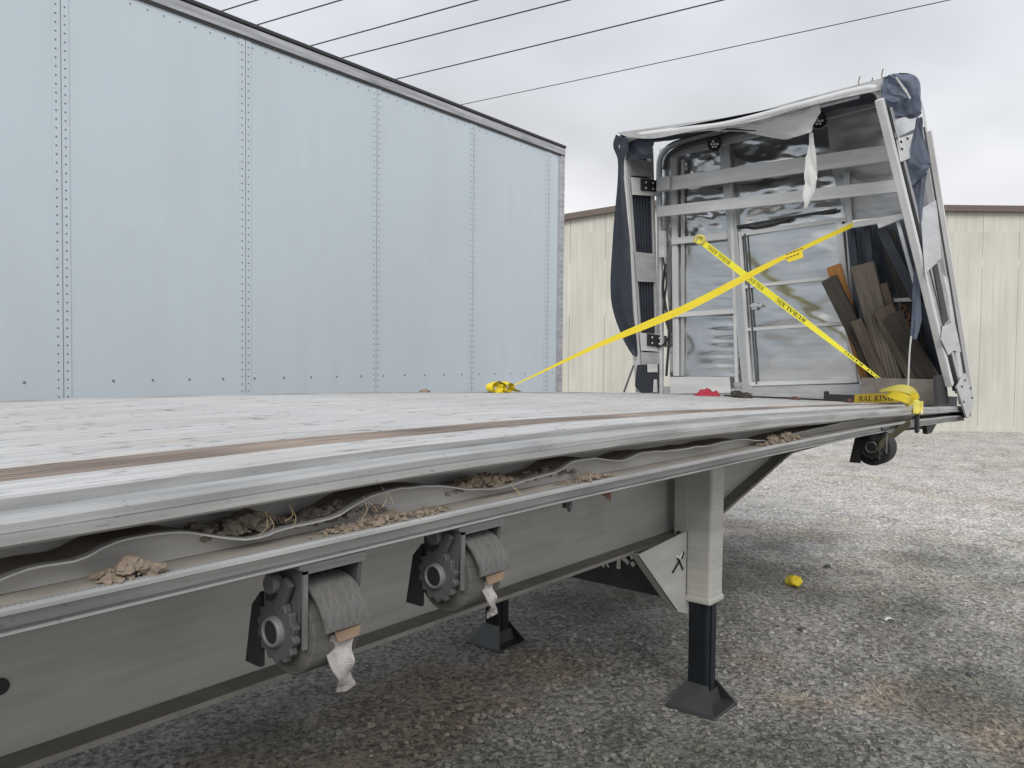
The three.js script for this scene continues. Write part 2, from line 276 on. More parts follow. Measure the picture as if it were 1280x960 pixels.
/* ---------------------------------------------------------------- background warehouses */
const camWorld = (r, y, f) => new THREE.Vector3(r * yawR.x + f * yawF.x, y, r * yawR.z + f * yawF.z);
function warehouse(name, label, r0, r1, f, heightAt, roofDepth) {
  const g = thing(name, label, 'warehouse', camWorld(r0, GY, f).toArray(), 'warehouses behind the yard'); g.rotation.y = Math.atan2(-yawR.z, yawR.x);
  const W = 0.914, n = Math.ceil((r1 - r0) / W);
  for (let k = 0; k < n; k++) {
    const P = [], prof = []; for (let q = 0; q < 3; q++) { const b = q * W / 3; prof.push([b + 0.004, 0], [b + 0.02, 0.006], [b + 0.05, 0.006], [b + 0.075, 0], [b + 0.16, 0], [b + 0.17, 0.004], [b + 0.19, 0.004], [b + 0.20, 0]); } prof.push([W - 0.002, 0]);
    for (let i = 0; i < prof.length - 1; i++) { const [a, za] = prof[i], [b, zb] = prof[i + 1], ha = heightAt(k * W + a), hb = heightAt(k * W + b); const A = new THREE.Vector3(a, 0.12, za), B = new THREE.Vector3(b, 0.12, zb), C = new THREE.Vector3(b, hb, zb), D = new THREE.Vector3(a, ha, za); P.push(A, B, C, A, C, D); }
    const p = mesh('wall_panel', tris(P).translate(k * W, 0, 0), M.clad, g);
  }
  mesh('plinth', box(0, n * W, -0.1, 0.12, -0.2, 0.02), M.clad, g);
  const tp = [], N = 24, w = n * W;
  for (let i = 0; i < N; i++) { const a = i / N * w, b = (i + 1) / N * w; const ha = heightAt(a), hb = heightAt(b); const q = (x, y, z) => new THREE.Vector3(x, y, z);
    for (const [y0, y1, z0, z1] of [[-0.06, 0.09, 0.03, 0.16]]) { const c = [q(a, ha + y0, z1), q(b, hb + y0, z1), q(b, hb + y1, z1), q(a, ha + y1, z1), q(a, ha + y0, z0), q(b, hb + y0, z0), q(b, hb + y1, z0), q(a, ha + y1, z0)]; tp.push(c[0], c[1], c[2], c[0], c[2], c[3], c[4], c[6], c[5], c[4], c[7], c[6], c[3], c[2], c[6], c[3], c[6], c[7], c[0], c[5], c[1], c[0], c[4], c[5]); } }
  mesh('eave_trim', tris(tp), M.eave, g);
  const rp = []; for (let i = 0; i < N; i++) { const a = i / N * w, b = (i + 1) / N * w, q = (x, z) => new THREE.Vector3(x, heightAt(x) + 0.07 + (name === 'long_warehouse' ? -z * 0.02 : 0), z); rp.push(q(a, 0.1), q(b, 0.1), q(b, -roofDepth), q(a, 0.1), q(b, -roofDepth), q(a, -roofDepth)); }
  mesh('roof', tris(rp), M.roof, g);
  mesh('side_wall', [box(-0.06, -0.01, 0, heightAt(0), -roofDepth, 0), box(w + 0.01, w + 0.06, 0, heightAt(w), -roofDepth, 0), box(0, w, 0, Math.min(heightAt(0), heightAt(w)), -roofDepth - 0.05, -roofDepth)], M.clad, g);
  return g;
}
warehouse('long_warehouse', 'cream ribbed metal warehouse with level brown eave behind the bulkhead', 6.3, 22.5, 20.3, () => 5.56, 12);
warehouse('gable_warehouse', 'cream ribbed metal warehouse with sloping brown gable edge beside the white van trailer', -9.5, 6.2, 20.9, (x) => 5.72 - 0.172 * Math.abs(x - 13.1) + 0.02, 12);

/* ---------------------------------------------------------------- overhead power lines */
const WIRES = [[[260, 15], [320, 0]], [[303, 30], [425, 0]], [[370, 55], [595, 0]], [[415, 75], [710, 0]], [[485, 101], [902, 0]], [[568, 133], [1185, 0]]];
WIRES.forEach(([a, b], k) => {
  const p = onY(...a, 8), q0 = onY(...b, 8), dir = new THREE.Vector3().copy(onY(568, 133, 8)).sub(onY(1185, 0, 8)).normalize();
  const q = q0, d = (k < 3 ? dir.clone().lerp(p.clone().sub(q).normalize(), 0.5) : p.clone().sub(q)).normalize(), pts = [];
  for (let t = -30; t <= 45; t += 3) { const c = q.clone().addScaledVector(d, t); c.y = 8 + 0.00035 * (t - 4) * (t - 4) - 0.01; pts.push(c); }
  solo('power_line', tube(pts, k === 5 ? 0.009 : 0.013, 60, 5), M.cable, ['thin dark power line, uppermost of those over the van roof', 'dark power line, second of those over the van roof', 'dark power line, third of those over the van roof', 'dark power line, fourth of those over the van roof', 'dark power line, fifth of those over the van roof', 'thinnest power line, running down nearest the bulkhead top'][k], 'power line', 'power lines overhead');
});

/* ---------------------------------------------------------------- white box van trailer */
{
  const ang = Math.atan(0.039), g = thing('van_trailer', 'pale blue white box van trailer with riveted panel seams behind the flatbed', 'trailer', [0, GY, -5.17]); g.rotation.y = ang;
  const X0 = -4.6, X1 = 7.62, YB = 1.18, YT = 4.08, seams = [-4.4, -3.1, -1.8, -0.5, 0.78, 2.08, 3.37, 4.68, 5.98, 7.30], R = rng(3);
  const edges = [X0, ...seams.slice(1), 7.56];
  for (let i = 0; i < edges.length - 1; i++) {
    const a = edges[i], b = edges[i + 1], s = i * 1.7;
    mesh('side_panel', gridG(10, 16, (p, q) => new THREE.Vector3(lerp(a + 0.001, b - 0.001, p), lerp(YB, YT, q), 0.003 * Math.sin(Math.PI * p) * (fbm(p * 3 + s, q * 3, 9, 3) - 0.45)), true), M.van, g);
  }
  for (const s of seams.slice(1)) {
    const st = mesh('seam_strip', box(s - 0.05, s + 0.05, YB, YT, 0.001, 0.0045), M.vanSeam, g); st.material = M.van;
    mesh('seam_line', box(s + 0.001, s + 0.005, YB, YT, 0.0046, 0.0056), M.vanRivet, g);
    const rv = []; for (let y = YB + 0.06; y < YT - 0.03; y += 0.0525) for (const dx of [-0.027, 0.027]) rv.push(new THREE.SphereGeometry(0.0062, 5, 3).scale(1, 1, 0.55).translate(s + dx, y, 0.005));
    const m = mesh('rivets', rv, M.vanRivet, g); m.userData.kind = 'stuff';
  }
  const row = []; for (let x = X0 + 0.1; x < X1; x += 0.265) if (!seams.some((s) => Math.abs(s - x) < 0.06)) row.push(new THREE.SphereGeometry(0.0085, 6, 4).scale(1, 1, 0.5).translate(x, 1.595, 0.003));
  mesh('rivets', row, M.vanRivet, g).userData.kind = 'stuff';
  const top = []; for (let x = X0 + 0.1; x < X1; x += 0.115) top.push(new THREE.SphereGeometry(0.0055, 5, 3).scale(1, 1, 0.55).translate(x, YT - 0.05, 0.003));
  mesh('rivets', top, M.vanRivet, g).userData.kind = 'stuff';
  mesh('dark_gap_line', box(X0, X1, YT - 0.008, YT + 0.006, -0.01, 0.012), M.vanBlack, g);  // black strip painted in for the dark gap under the top rail
  mesh('top_rail', new RoundedBoxGeometry(X1 - X0, 0.078, 0.04, 2, 0.008).translate((X0 + X1) / 2, YT + 0.049, 0.0), M.vanTrim, g);
  mesh('roof_edge', new RoundedBoxGeometry(X1 - X0 + 0.01, 0.03, 0.055, 2, 0.008).translate((X0 + X1) / 2, YT + 0.108, 0.0), M.vanBlack, g);
  mesh('corner_post', [new RoundedBoxGeometry(0.09, YT - YB, 0.07, 2, 0.015).translate(X1 - 0.045, (YT + YB) / 2, -0.018), box(X1 - 0.118, X1 - 0.106, YB, YT, 0, 0.006)], M.vanTrim, g);
  mesh('front_wall', box(X1 - 0.04, X1 - 0.002, YB, YT + 0.08, -2.56, -0.05), M.van, g);
  mesh('roof', box(X0, X1, YT + 0.06, YT + 0.085, -2.56, -0.03), M.vanTrim, g);
  mesh('far_side', box(X0, X1, YB, YT + 0.06, -2.6, -2.57), M.van, g);
  mesh('bottom_rail', rbox(X0, X1, YB - 0.14, YB + 0.02, -0.03, 0.03, 0.01), M.aluDull, g);
  mesh('floor', box(X0, X1, YB - 0.1, YB - 0.02, -2.56, -0.04), M.darkMetal, g);
  for (const z of [-0.5, -2.1]) { const l = mesh('landing_leg', [box(5.5, 5.64, 0.42, YB - 0.1, z - 0.07, z + 0.07), box(5.52, 5.62, 0.03, 0.45, z - 0.05, z + 0.05)], M.darkMetal, g); mesh('foot', box(5.44, 5.7, -0.02, 0.03, z - 0.13, z + 0.13), M.foot, l); }
  for (const x of [-3.9, -2.65]) for (const z of [-0.25, -2.35]) { const w = mesh('wheel', new THREE.TorusGeometry(0.38, 0.125, 10, 24).translate(x, 0.505, z), M.rubber, g); mesh('rim', new THREE.CylinderGeometry(0.29, 0.29, 0.18, 20).rotateX(Math.PI / 2).translate(x, 0.505, z), M.aluDull, w); }
  mesh('axle_frame', [box(-4.4, -2.1, 0.85, 1.0, -1.9, -1.75), box(-4.4, -2.1, 0.85, 1.0, -0.85, -0.7), box(-3.95, -3.85, 0.45, 0.56, -2.3, -0.3), box(-2.7, -2.6, 0.45, 0.56, -2.3, -0.3), box(-3.95, -3.85, 0.5, 0.86, -1.9, -0.7), box(-2.7, -2.6, 0.5, 0.86, -1.9, -0.7)], M.darkMetal, g);
}

/* ---------------------------------------------------------------- flatbed trailer */
const VN = 1.18, VFAR = 3.77, UB = -4.5, UF = 6.86;
const deckTab = [[-4.5, -0.30], [-1, -0.235], [0.4, -0.222], [1.2, -0.210], [2.0, -0.212], [3.0, -0.228], [4.0, -0.253], [5.2, -0.287], [6.2, -0.322], [6.9, -0.346]];
const lowTab = [[-4.5, -0.42], [-1, -0.355], [0.4, -0.3445], [1.7, -0.338], [3.0, -0.342], [4.2, -0.350], [5.2, -0.365], [6.2, -0.392], [6.9, -0.415]];
const deckY = (u) => CAM.y + interp(deckTab, u), lowY = (u) => CAM.y + interp(lowTab, u);
const US = []; for (let u = UB; u < UF - 0.01; u += 0.08) US.push(u); US.push(UF);
const flat = thing('flatbed_trailer', 'weathered aluminium flatbed trailer with bent side rail standing on landing legs', 'trailer', [3.7, 0, -2.475]);
const FB = (name, geos, m, parent) => { geos = Array.isArray(geos) ? geos : [geos]; return mesh(name, geos.map((g) => g.translate(-3.7, 0, 2.475)), m, parent ?? flat); };
{
  // floor planks with ribs
  const plank = (v0, v1) => { const p = [[v0 + 0.0015, -0.02], [v0 + 0.0015, 0]]; const n = Math.round((v1 - v0) / 0.028); for (let i = 0; i < n; i++) { const a = v0 + (i + 0.5) / n * (v1 - v0); p.push([a - 0.006, 0], [a - 0.0045, 0.003], [a + 0.0045, 0.003], [a + 0.006, 0]); } p.push([v1 - 0.0015, 0], [v1 - 0.0015, -0.02]); return p; };
  FB('deck_plank', loft(plank(1.338, 1.508), US, deckY), M.deck);
  FB('nailer_board', loft([[1.511, -0.03], [1.511, -0.003], [1.521, -0.001], [1.679, -0.001], [1.687, -0.003], [1.687, -0.03]], US, deckY), M.wood);
  for (let k = 0; k < 7; k++) FB('deck_plank', loft(plank(1.690 + k * 0.2752, 1.690 + (k + 1) * 0.2752), US, (u) => deckY(u) + 0.0012 * ((k * 7) % 3 - 1)), M.deck);
  FB('deck_underside', loft([[1.33, -0.03], [3.62, -0.03]], US, deckY), M.rail);
  // near edge extrusion: lip, groove, face
  FB('edge_lip', loft([[1.182, -0.002], [1.186, 0.0015], [1.236, 0.0015], [1.242, -0.002], [1.242, -0.045]], US, deckY), M.rail);
  FB('edge_groove', loft([[1.242, -0.045], [1.25, -0.048], [1.326, -0.048], [1.331, -0.044], [1.334, 0.001], [1.3375, 0.001], [1.3375, -0.02]], US, deckY), M.rail);
  FB('side_rail', loft([[1.182, -0.002], [1.178, -0.006], [1.178, -0.018], [1.180, -0.019], [1.180, -0.021], [1.178, -0.022], [1.178, -0.035], [1.183, -0.039], [1.236, -0.039], [1.238, -0.052], [1.335, -0.052]], US, deckY), M.rail);
  // cavity wall and lower rail
  FB('rail_web', gridG(US.length - 1, 1, (s, t) => { const u = lerp(UB, UF, s); return V(u, lerp(deckY(u) - 0.05, lowY(u) - 0.002, t), 1.335); }, false), M.rail);
  FB('rail_shelf', loft([[1.335, 0.002], [1.20, 0.0]], US, lowY), M.dust);
  FB('lower_rail', loft([[1.20, 0.0], [1.196, 0.004], [1.186, 0.004], [1.181, 0.000], [1.181, -0.006], [1.184, -0.008], [1.218, -0.009], [1.218, -0.034], [1.206, -0.036], [1.204, -0.040], [1.208, -0.043], [1.30, -0.044]], US, lowY), M.rail);
  const teeth = []; for (let u = -0.6; u < 4.6; u += 0.008) teeth.push(boxV(u, u + 0.0048, lowY(u) + 0.003, lowY(u) + 0.0048, 1.185, 1.197));
  FB('rail_teeth', teeth, M.rail).userData.kind = 'stuff';
  // far edge
  FB('far_edge_rail', loft([[3.617, -0.02], [3.617, 0.0], [3.62, -0.014], [3.70, -0.014], [3.708, 0.004], [3.765, 0.004], [3.77, 0.0], [3.77, -0.04], [3.62, -0.04], [3.62, -0.12], [3.77, -0.122], [3.77, -0.165], [3.66, -0.165]], US, deckY), M.rail);
  // front cap
  FB('front_cap', gridG(2, 1, (s, t) => V(UF, lerp(lowY(UF) - 0.04, deckY(UF) + 0.002, t), lerp(VN + 0.002, VFAR - 0.002, s)), false), M.rail);
  // torn wavy rub strip
  const WP = [[-40, 742], [0, 729], [47, 710], [109, 704], [125, 693], [150, 677], [200, 669], [244, 666], [281, 672], [322, 674], [347, 666], [400, 652], [425, 646], [450, 630], [470, 619], [500, 612], [530, 609], [560, 607], [590, 612], [625, 611], [660, 602], [687, 595], [705, 588], [720, 577], [750, 573], [786, 576], [807, 567], [850, 562], [890, 557], [932, 549], [960, 551], [1000, 541], [1060, 528], [1120, 519]];
  const pts = WP.map(([x, y]) => onV(x, y, 1.212)); const tab = pts.map((p) => [p.x, p.y]);
  const wy0 = (u) => u < tab[0][0] ? lowY(u) + 0.03 + 0.01 * Math.sin(u * 7) : Math.min(deckY(u) - 0.042, Math.max(lowY(u) + 0.008, interp(tab, u)));
  const wy = (u) => 0.25 * (wy0(u - 0.02) + wy0(u + 0.02)) + 0.5 * wy0(u) + 0.006 * (fbm(u * 14, 2, 44, 3) - 0.5);
  const un = []; for (let u = UB; u < 5.6; u += 0.02) un.push(u);
  const wv = (u) => 1.222 + 0.018 * (fbm(u * 3.1, 4, 6, 3) - 0.5);
  const f = (s) => un[Math.min(un.length - 1, Math.round(s * (un.length - 1)))];
  FB('rub_strip', [
    gridG(un.length - 1, 6, (s, t) => { const u = f(s); return V(u, lerp(lowY(u) + 0.002, wy(u), t), lerp(1.262, wv(u) + 0.016, Math.pow(t, 1.5))); }),
  ], M.strip);
  FB('rub_strip_lip', [
    gridG(un.length - 1, 2, (s, t) => { const u = f(s); return V(u, wy(u) + 0.002 * Math.sin(t * 3.1), lerp(wv(u) + 0.022, wv(u) + 0.004, t)); }),
    gridG(un.length - 1, 1, (s, t) => { const u = f(s); return V(u, wy(u) - t * 0.003, wv(u) + 0.004); }),
  ], M.rail);
  FB('rub_strip_floor', gridG(un.length - 1, 2, (s, t) => { const u = f(s); return V(u, wy(u) - 0.004, lerp(wv(u) + 0.02, 1.334, t)); }), M.dirt);
  // main beams
  const side = [[UB, 1.335], [6.55, 1.28], [6.55, 1.13], [5.25, 1.11], [5.1, 1.075], [4.15, 0.84], [4.02, 0.82], [UB, 0.82]];
  for (const [v, dir] of [[1.985, 1], [2.965, -1]]) {
    FB('beam_web', slab(side.map(([u, y]) => V(u, y, v - 0.005)), new THREE.Vector3(0, 0, -1), 0.01), M.beam);
    const fl = (a, b) => bar(V(a[0], a[1] - 0.008, v), V(b[0], b[1] - 0.008, v), 0.016, 0.17, UP);
    FB('beam_flange', [fl([UB, 0.82], [4.06, 0.82]), fl([4.04, 0.822], [5.1, 1.076]), fl([5.06, 1.07], [5.28, 1.115]), fl([5.26, 1.112], [6.55, 1.13])], M.flange);
    FB('beam_top_flange', boxV(UB, 6.5, 1.235, 1.25, v - 0.08, v + 0.08), M.flange);
  }
  for (let u = UB + 0.2; u < 6.6; u += 0.42) FB('cross_member', [boxV(u, u + 0.006, lowY(u) - 0.04, deckY(u) - 0.034, 1.345, 3.6), boxV(u - 0.025, u + 0.031, lowY(u) - 0.046, lowY(u) - 0.04, 1.345, 3.6)], M.rail);
  // hole in the beam web, its dark inside painted as a black disc
  { const c = onV(0, 858, 1.978); FB('painted_web_hole', new THREE.CylinderGeometry(0.018, 0.018, 0.012, 18).rotateX(Math.PI / 2).translate(c.x, c.y, c.z), M.black); }
  // hook and tab under the lower rail
  { const c = onV(712, 632, 1.24); FB('tie_ring', new THREE.TorusGeometry(0.011, 0.006, 8, 16).rotateY(0.5).translate(c.x, c.y, c.z), M.darkMetal); FB('ring_bracket', boxV(c.x - 0.02, c.x - 0.004, c.y - 0.004, lowY(c.x) - 0.04, 1.235, 1.25), M.darkMetal);
    const t = [[742, 610], [763, 607], [764, 626]].map(([x, y]) => onV(x, y, 1.22)); FB('bent_tab', slab(t, new THREE.Vector3(0, 0, -1), 0.004), M.rust); }
  // landing legs
  const LU = 3.765;
  for (const [v, near] of [[1.80, 1], [3.17, 0]]) {
    const leg = new THREE.Group(); leg.name = 'landing_leg'; flat.add(leg); leg.position.set(LU - 3.7, 0, 2.475 - v);
    const L = (n, g, m) => mesh(n, g, m, leg);
    L('outer_tube', [new RoundedBoxGeometry(0.15, 0.79, 0.145, 3, 0.016).translate(0, 0.885, 0)], M.leg);
    L('collar', new RoundedBoxGeometry(0.162, 0.035, 0.158, 2, 0.012).translate(0, 0.505, 0), M.leg);
    L('inner_tube', [new RoundedBoxGeometry(0.108, 0.54, 0.108, 3, 0.012).translate(0, 0.25, 0), box(-0.058, -0.048, 0.03, 0.5, -0.02, 0.02), box(-0.02, 0.02, 0.03, 0.5, 0.048, 0.06)], M.legInner);
    const b = 0.13, t = 0.062, q = (x, y, z) => new THREE.Vector3(x, GY + y, z);
    const wing = (d) => slab([q(d * b, 0.02, b - 0.005), q(d * b, 0.02, -b + 0.005), q(d * (t - 0.004), 0.135, -t), q(d * (t - 0.004), 0.135, t)], new THREE.Vector3(-d * 0.85, -0.5, 0), 0.007);
    const foot = L('foot', [new RoundedBoxGeometry(2 * b + 0.012, 0.022, 2 * b + 0.012, 1, 0.004).translate(0, GY + 0.008, 0)], M.foot);
    mesh('flared_gusset', wing(-1), M.foot, foot); mesh('flared_gusset', wing(1), M.foot, foot);
    for (const z of [-0.057, 0.057]) mesh('foot_rib', slab([q(-0.1, 0.02, z), q(0.1, 0.02, z), q(0.056, 0.1, z), q(-0.056, 0.1, z)], new THREE.Vector3(0, 0, 1), 0.006), M.foot, foot);
    L('mount_flange', [box(-0.082, -0.07, 0.5, 1.28, (near ? -1 : 1) * 0.055, (near ? -1 : 1) * 0.125)], M.leg);
    const bolts = [[1.245], [1.19], [1.14], [0.83], [0.53]];
    for (const [y] of bolts) L('bolt', new THREE.CylinderGeometry(0.012, 0.013, 0.014, 10).rotateZ(Math.PI / 2).translate(-0.087, y, near ? -0.098 : 0.098), M.darkMetal);
    L('mount_plate', box(-0.065, 0.1, 0.82, 1.22, near ? -0.1 : 0.1, near ? -0.07 : 0.07), M.leg);
  }
  const gp = [[797, 694], [862, 662], [862, 768], [846, 764]].map(([x, y]) => onV(x, y, 1.855));
  FB('gusset_plate', slab([gp[0].clone().setX(gp[0].x), gp[1], gp[2], gp[3]], new THREE.Vector3(0, 0, -1), 0.008), M.leg);
  FB('gusset_fold', slab([gp[0], gp[3], gp[3].clone().add(V(0.012, 0, 0.05)), gp[0].clone().add(V(0.012, 0, 0.05))], new THREE.Vector3(1, 0.6, 0), 0.006), M.leg);
  { const A = onU(835, 748, 3.63), B = onU(700, 717, 3.63); FB('brace_panel', boxV(3.63, 3.64, A.y, 0.80, 1.87, 3.1), M.darkPanel);
    const st = (x0, y0, x1, y1, w, m, n) => { const p = onU(x0, y0, 3.622), q = onU(x1, y1, 3.622); FB(n, bar(p, q, 0.003, w, new THREE.Vector3(1, 0, 0)), m); };
    for (const s of [[774, 692, 773, 711], [776, 695, 786, 704], [789, 703, 793, 707], [787, 690, 794, 687], [794, 687, 796, 693], [796, 693, 788, 697], [761, 698, 763, 702], [752, 703, 755, 709], [757, 703, 761, 709], [746, 705, 748, 708]]) st(...s, s[0] > 770 ? 0.022 : 0.011, M.white, 'painted_letter');
    const sv = (x0, y0, x1, y1, w, m) => { const p = onV(x0, y0, 1.8515), q = onV(x1, y1, 1.8515); FB('painted_mark', bar(p, q, 0.003, w, new THREE.Vector3(0, 0, 1)), m); };
    sv(841, 716, 850, 700, 0.013, M.black); sv(847, 697, 854, 712, 0.012, M.black); sv(852, 698, 855, 690, 0.017, M.black); sv(846, 695, 850, 698, 0.012, M.white); sv(850, 698, 853, 690, 0.012, M.white);
  }
  { const t = [[850, 590], [859, 588], [859, 640], [851, 652]].map(([x, y]) => onV(x, y, 1.93)); FB('stiffener', slab(t, new THREE.Vector3(0, 0, -1), 0.008), M.leg); }
  // fittings near the nose
  { const c = V(6.1, lowY(6.1), 1.25); FB('nose_bracket', slab([V(5.95, lowY(6) - 0.04, 1.25), V(6.3, lowY(6.3) - 0.04, 1.25), V(6.12, lowY(6.1) - 0.11, 1.25), V(6.0, lowY(6.1) - 0.11, 1.25)], new THREE.Vector3(0, 0, -1), 0.03), M.black); FB('nose_pipe', tube([V(5.3, lowY(5.3) - 0.06, 1.3), V(5.7, lowY(5.7) - 0.065, 1.28), V(6.1, lowY(6.1) - 0.07, 1.28)], 0.012, 16), M.black); }
}

/* ---------------------------------------------------------------- dirt on the rail */
function dirtPile(px, py, v, len, hgt, n, seed, label, y0 = null, m = M.dirt) {
  const c = onV(px, py, v), R = rng(seed), gs = [], base = y0 ?? lowY(c.x) + 0.003;
  for (let k = 0; k < n; k++) {
    const t = R() * 2 - 1, w = 1 - t * t, r = (0.0022 + Math.pow(R(), 4) * 0.012) * (0.55 + 0.6 * w) * Math.min(1, hgt / 0.03 + 0.25);
    gs.push(clodGeo(r, seed + k, 0.6 + R() * 0.3).rotateY(R() * 6).translate(c.x + t * len, base + R() * hgt * w * 0.8 + r * 0.3, -(v + (R() - 0.5) * 0.05)));
  }
  return solo('dirt_clump', gs, m, label, 'dirt', 'dirt on the side rail');
}
dirtPile(163, 716, 1.215, 0.05, 0.022, 147, 11, 'reddish brown dirt clod lying alone on the lower rail left of the winches');
dirtPile(500, 645, 1.215, 0.16, 0.014, 288, 12, 'long crumbly dirt spill on the lower rail between the two winches');
dirtPile(440, 668, 1.215, 0.10, 0.006, 160, 13, 'thin dirt crumbs on the lower rail above the first winch');
dirtPile(735, 600, 1.215, 0.12, 0.012, 160, 14, 'small dirt heap on the lower rail above the tie ring');
dirtPile(975, 548, 1.215, 0.20, 0.035, 224, 15, 'dirt packed into the rail ahead of the landing leg');
dirtPile(300, 655, 1.27, 0.11, 0.030, 288, 16, 'dark dirt packed above the wavy rub strip near its first hump', onV(300, 668, 1.25).y, M.dirt2);
dirtPile(420, 634, 1.265, 0.12, 0.026, 288, 17, 'dirt packed in the dip of the rub strip behind the first winch', onV(425, 648, 1.25).y, M.dirt2);
dirtPile(600, 602, 1.265, 0.13, 0.030, 352, 18, 'tan dirt packed in the rub strip dip above the second winch', onV(600, 611, 1.25).y, M.dirt);
dirtPile(680, 592, 1.27, 0.12, 0.02, 192, 19, 'dark dirt left behind the rub strip over the tie ring', onV(680, 598, 1.25).y, M.dirt2);
{ const R = rng(8), gs = []; for (const [x, y] of [[485, 617], [462, 630], [645, 612], [370, 640], [340, 650]]) for (let k = 0; k < 2; k++) { const p = onV(x, y, 1.2), q = p.clone().add(V((R() - 0.5) * 0.06, -0.012 - R() * 0.02, (R() - 0.5) * 0.02)); gs.push(tube([p.clone().add(V(0, 0.012, 0.02)), p.clone().lerp(q, 0.5).add(V(0.004, 0, 0)), q], 0.0006, 5, 4)); } solo('straw', gs, M.straw, 'dry straw caught along the bent rub strip', 'straw', null, 'stuff'); }

/* ---------------------------------------------------------------- strap winches */
function winch(name, label, px, py, full = true) {
  const c = onV(px, py, 1.265), g = thing(name, label, 'winch', c.toArray(), 'strap winches under the side rail');
  const top = lowY(c.x) - 0.043 - c.y, P = (n, gs, m) => mesh(n, gs, m, g);
  const S = new THREE.Shape(); S.moveTo(-0.058, top); S.lineTo(0.058, top); S.lineTo(0.058, 0.0); S.absarc(0, 0, 0.047, 0.15, -Math.PI - 0.15, true); S.lineTo(-0.058, top);
  const plate = (x) => new THREE.ExtrudeGeometry(S, { depth: 0.007, bevelEnabled: true, bevelSize: 0.001, bevelThickness: 0.001, bevelSegments: 1, curveSegments: 14 }).rotateY(Math.PI / 2).translate(x, 0, 0);
  P('side_plate', plate(-0.068), M.winch); P('side_plate', plate(0.064), M.winch);
  P('top_plate', box(-0.075, 0.08, top - 0.008, top, -0.06, 0.06), M.winchEdge);
  P('front_edge', [box(-0.070, -0.060, -0.03, top - 0.01, 0.058, 0.0635), box(-0.07, 0.075, top - 0.016, top - 0.008, 0.056, 0.0635)], M.winchEdge);
  // ratchet gear with its hollow hub on the side towards the trailer's rear
  const G = new THREE.Shape(), T = 14; for (let i = 0; i < T; i++) { const a = i / T * Math.PI * 2, b = (i + 0.55) / T * Math.PI * 2, d = (i + 0.7) / T * Math.PI * 2; const r1 = 0.058, r0 = 0.050; if (!i) G.moveTo(r0, 0); G.lineTo(Math.cos(a) * r0, Math.sin(a) * r0); G.lineTo(Math.cos(b) * r1, Math.sin(b) * r1); G.lineTo(Math.cos(d) * r1, Math.sin(d) * r1); } G.closePath();
  const gear = P('ratchet_gear', new THREE.ExtrudeGeometry(G, { depth: 0.012, bevelEnabled: true, bevelSize: 0.0015, bevelThickness: 0.0015, bevelSegments: 1 }).rotateY(-Math.PI / 2).translate(-0.073, -0.004, 0), M.winch);
  mesh('hub', [new THREE.LatheGeometry([[0.021, 0], [0.021, 0.016], [0.024, 0.02], [0.028, 0.017], [0.03, 0]].map((p) => new THREE.Vector2(...p)), 24).rotateZ(Math.PI / 2).translate(-0.08, -0.004, 0)], M.winchEdge, gear);
  mesh('hub_bore', new THREE.CylinderGeometry(0.0212, 0.0212, 0.012, 20).rotateZ(Math.PI / 2).translate(-0.089, -0.004, 0), M.black, gear);
  P('pawl', [new RoundedBoxGeometry(0.012, 0.075, 0.026, 1, 0.003).rotateX(0.5).translate(-0.082, 0.062, 0.018)], M.winch);
  P('pawl_bolt', new THREE.CylinderGeometry(0.017, 0.018, 0.02, 16).rotateZ(Math.PI / 2).translate(-0.09, 0.085, -0.002), M.winchEdge);
  P('pawl_guard', slab([new THREE.Vector3(-0.085, 0.06, -0.05), new THREE.Vector3(-0.085, 0.03, -0.078), new THREE.Vector3(-0.085, -0.085, -0.1), new THREE.Vector3(-0.085, -0.085, -0.05)], new THREE.Vector3(1, 0, 0), 0.01), M.black);
  // rolled strap: a lathe with the turns showing on its ends
  const pr = [[0.02, -0.052]]; for (let r = 0.026; r < 0.080; r += 0.0042) pr.push([r, -0.0535], [r + 0.003, -0.0535], [r + 0.0032, -0.0505], [r + 0.004, -0.0505]); pr.push([0.0825, -0.05], [0.0835, 0.05]); for (let r = 0.080; r > 0.026; r -= 0.0042) pr.push([r, 0.0525]); pr.push([0.02, 0.052]);
  P('strap_roll', new THREE.LatheGeometry(pr.map((p) => new THREE.Vector2(...p)), 40).rotateZ(-Math.PI / 2).translate(-0.004, -0.012, -0.004), M.strapRoll);
  if (!full) return g;
  // outer turn lifted off the roll, folded at its end
  const arc = []; for (let a = 150; a >= 18; a -= 12) { const t = (150 - a) / 132, r = 0.086 + 0.016 * t; arc.push(new THREE.Vector3(0, Math.sin(a * Math.PI / 180) * r - 0.01, Math.cos(a * Math.PI / 180) * r)); }
  const e = arc[arc.length - 1].clone(); arc.push(e.clone().add(new THREE.Vector3(0, -0.018, 0.004)));
  const X = new THREE.Vector3(1, 0, 0); P('loose_strap', ribbon(arc.map((p) => p.add(new THREE.Vector3(0.002, 0, 0))), [X, X], [0.1, 0.106], 40, 0.05, 0.004), M.strapGrey);
  P('tag', slab([new THREE.Vector3(-0.022, e.y - 0.024, e.z - 0.004), new THREE.Vector3(0.034, e.y - 0.02, e.z + 0.004), new THREE.Vector3(0.03, e.y - 0.042, e.z), new THREE.Vector3(-0.012, e.y - 0.046, e.z - 0.006)], new THREE.Vector3(0, 0, -1), 0.003), M.tan);
  const L = px < 450 ? 0.108 : 0.085, T0 = new THREE.Vector3(0.0, e.y - 0.03, e.z - 0.006);
  const tp = [T0, T0.clone().add(new THREE.Vector3(-0.001, -0.3 * L, -0.014)), T0.clone().add(new THREE.Vector3(-0.006, -0.55 * L, 0.006)), T0.clone().add(new THREE.Vector3(-0.002, -0.8 * L, 0.004)), T0.clone().add(new THREE.Vector3(0.012, -1.0 * L, -0.008))];
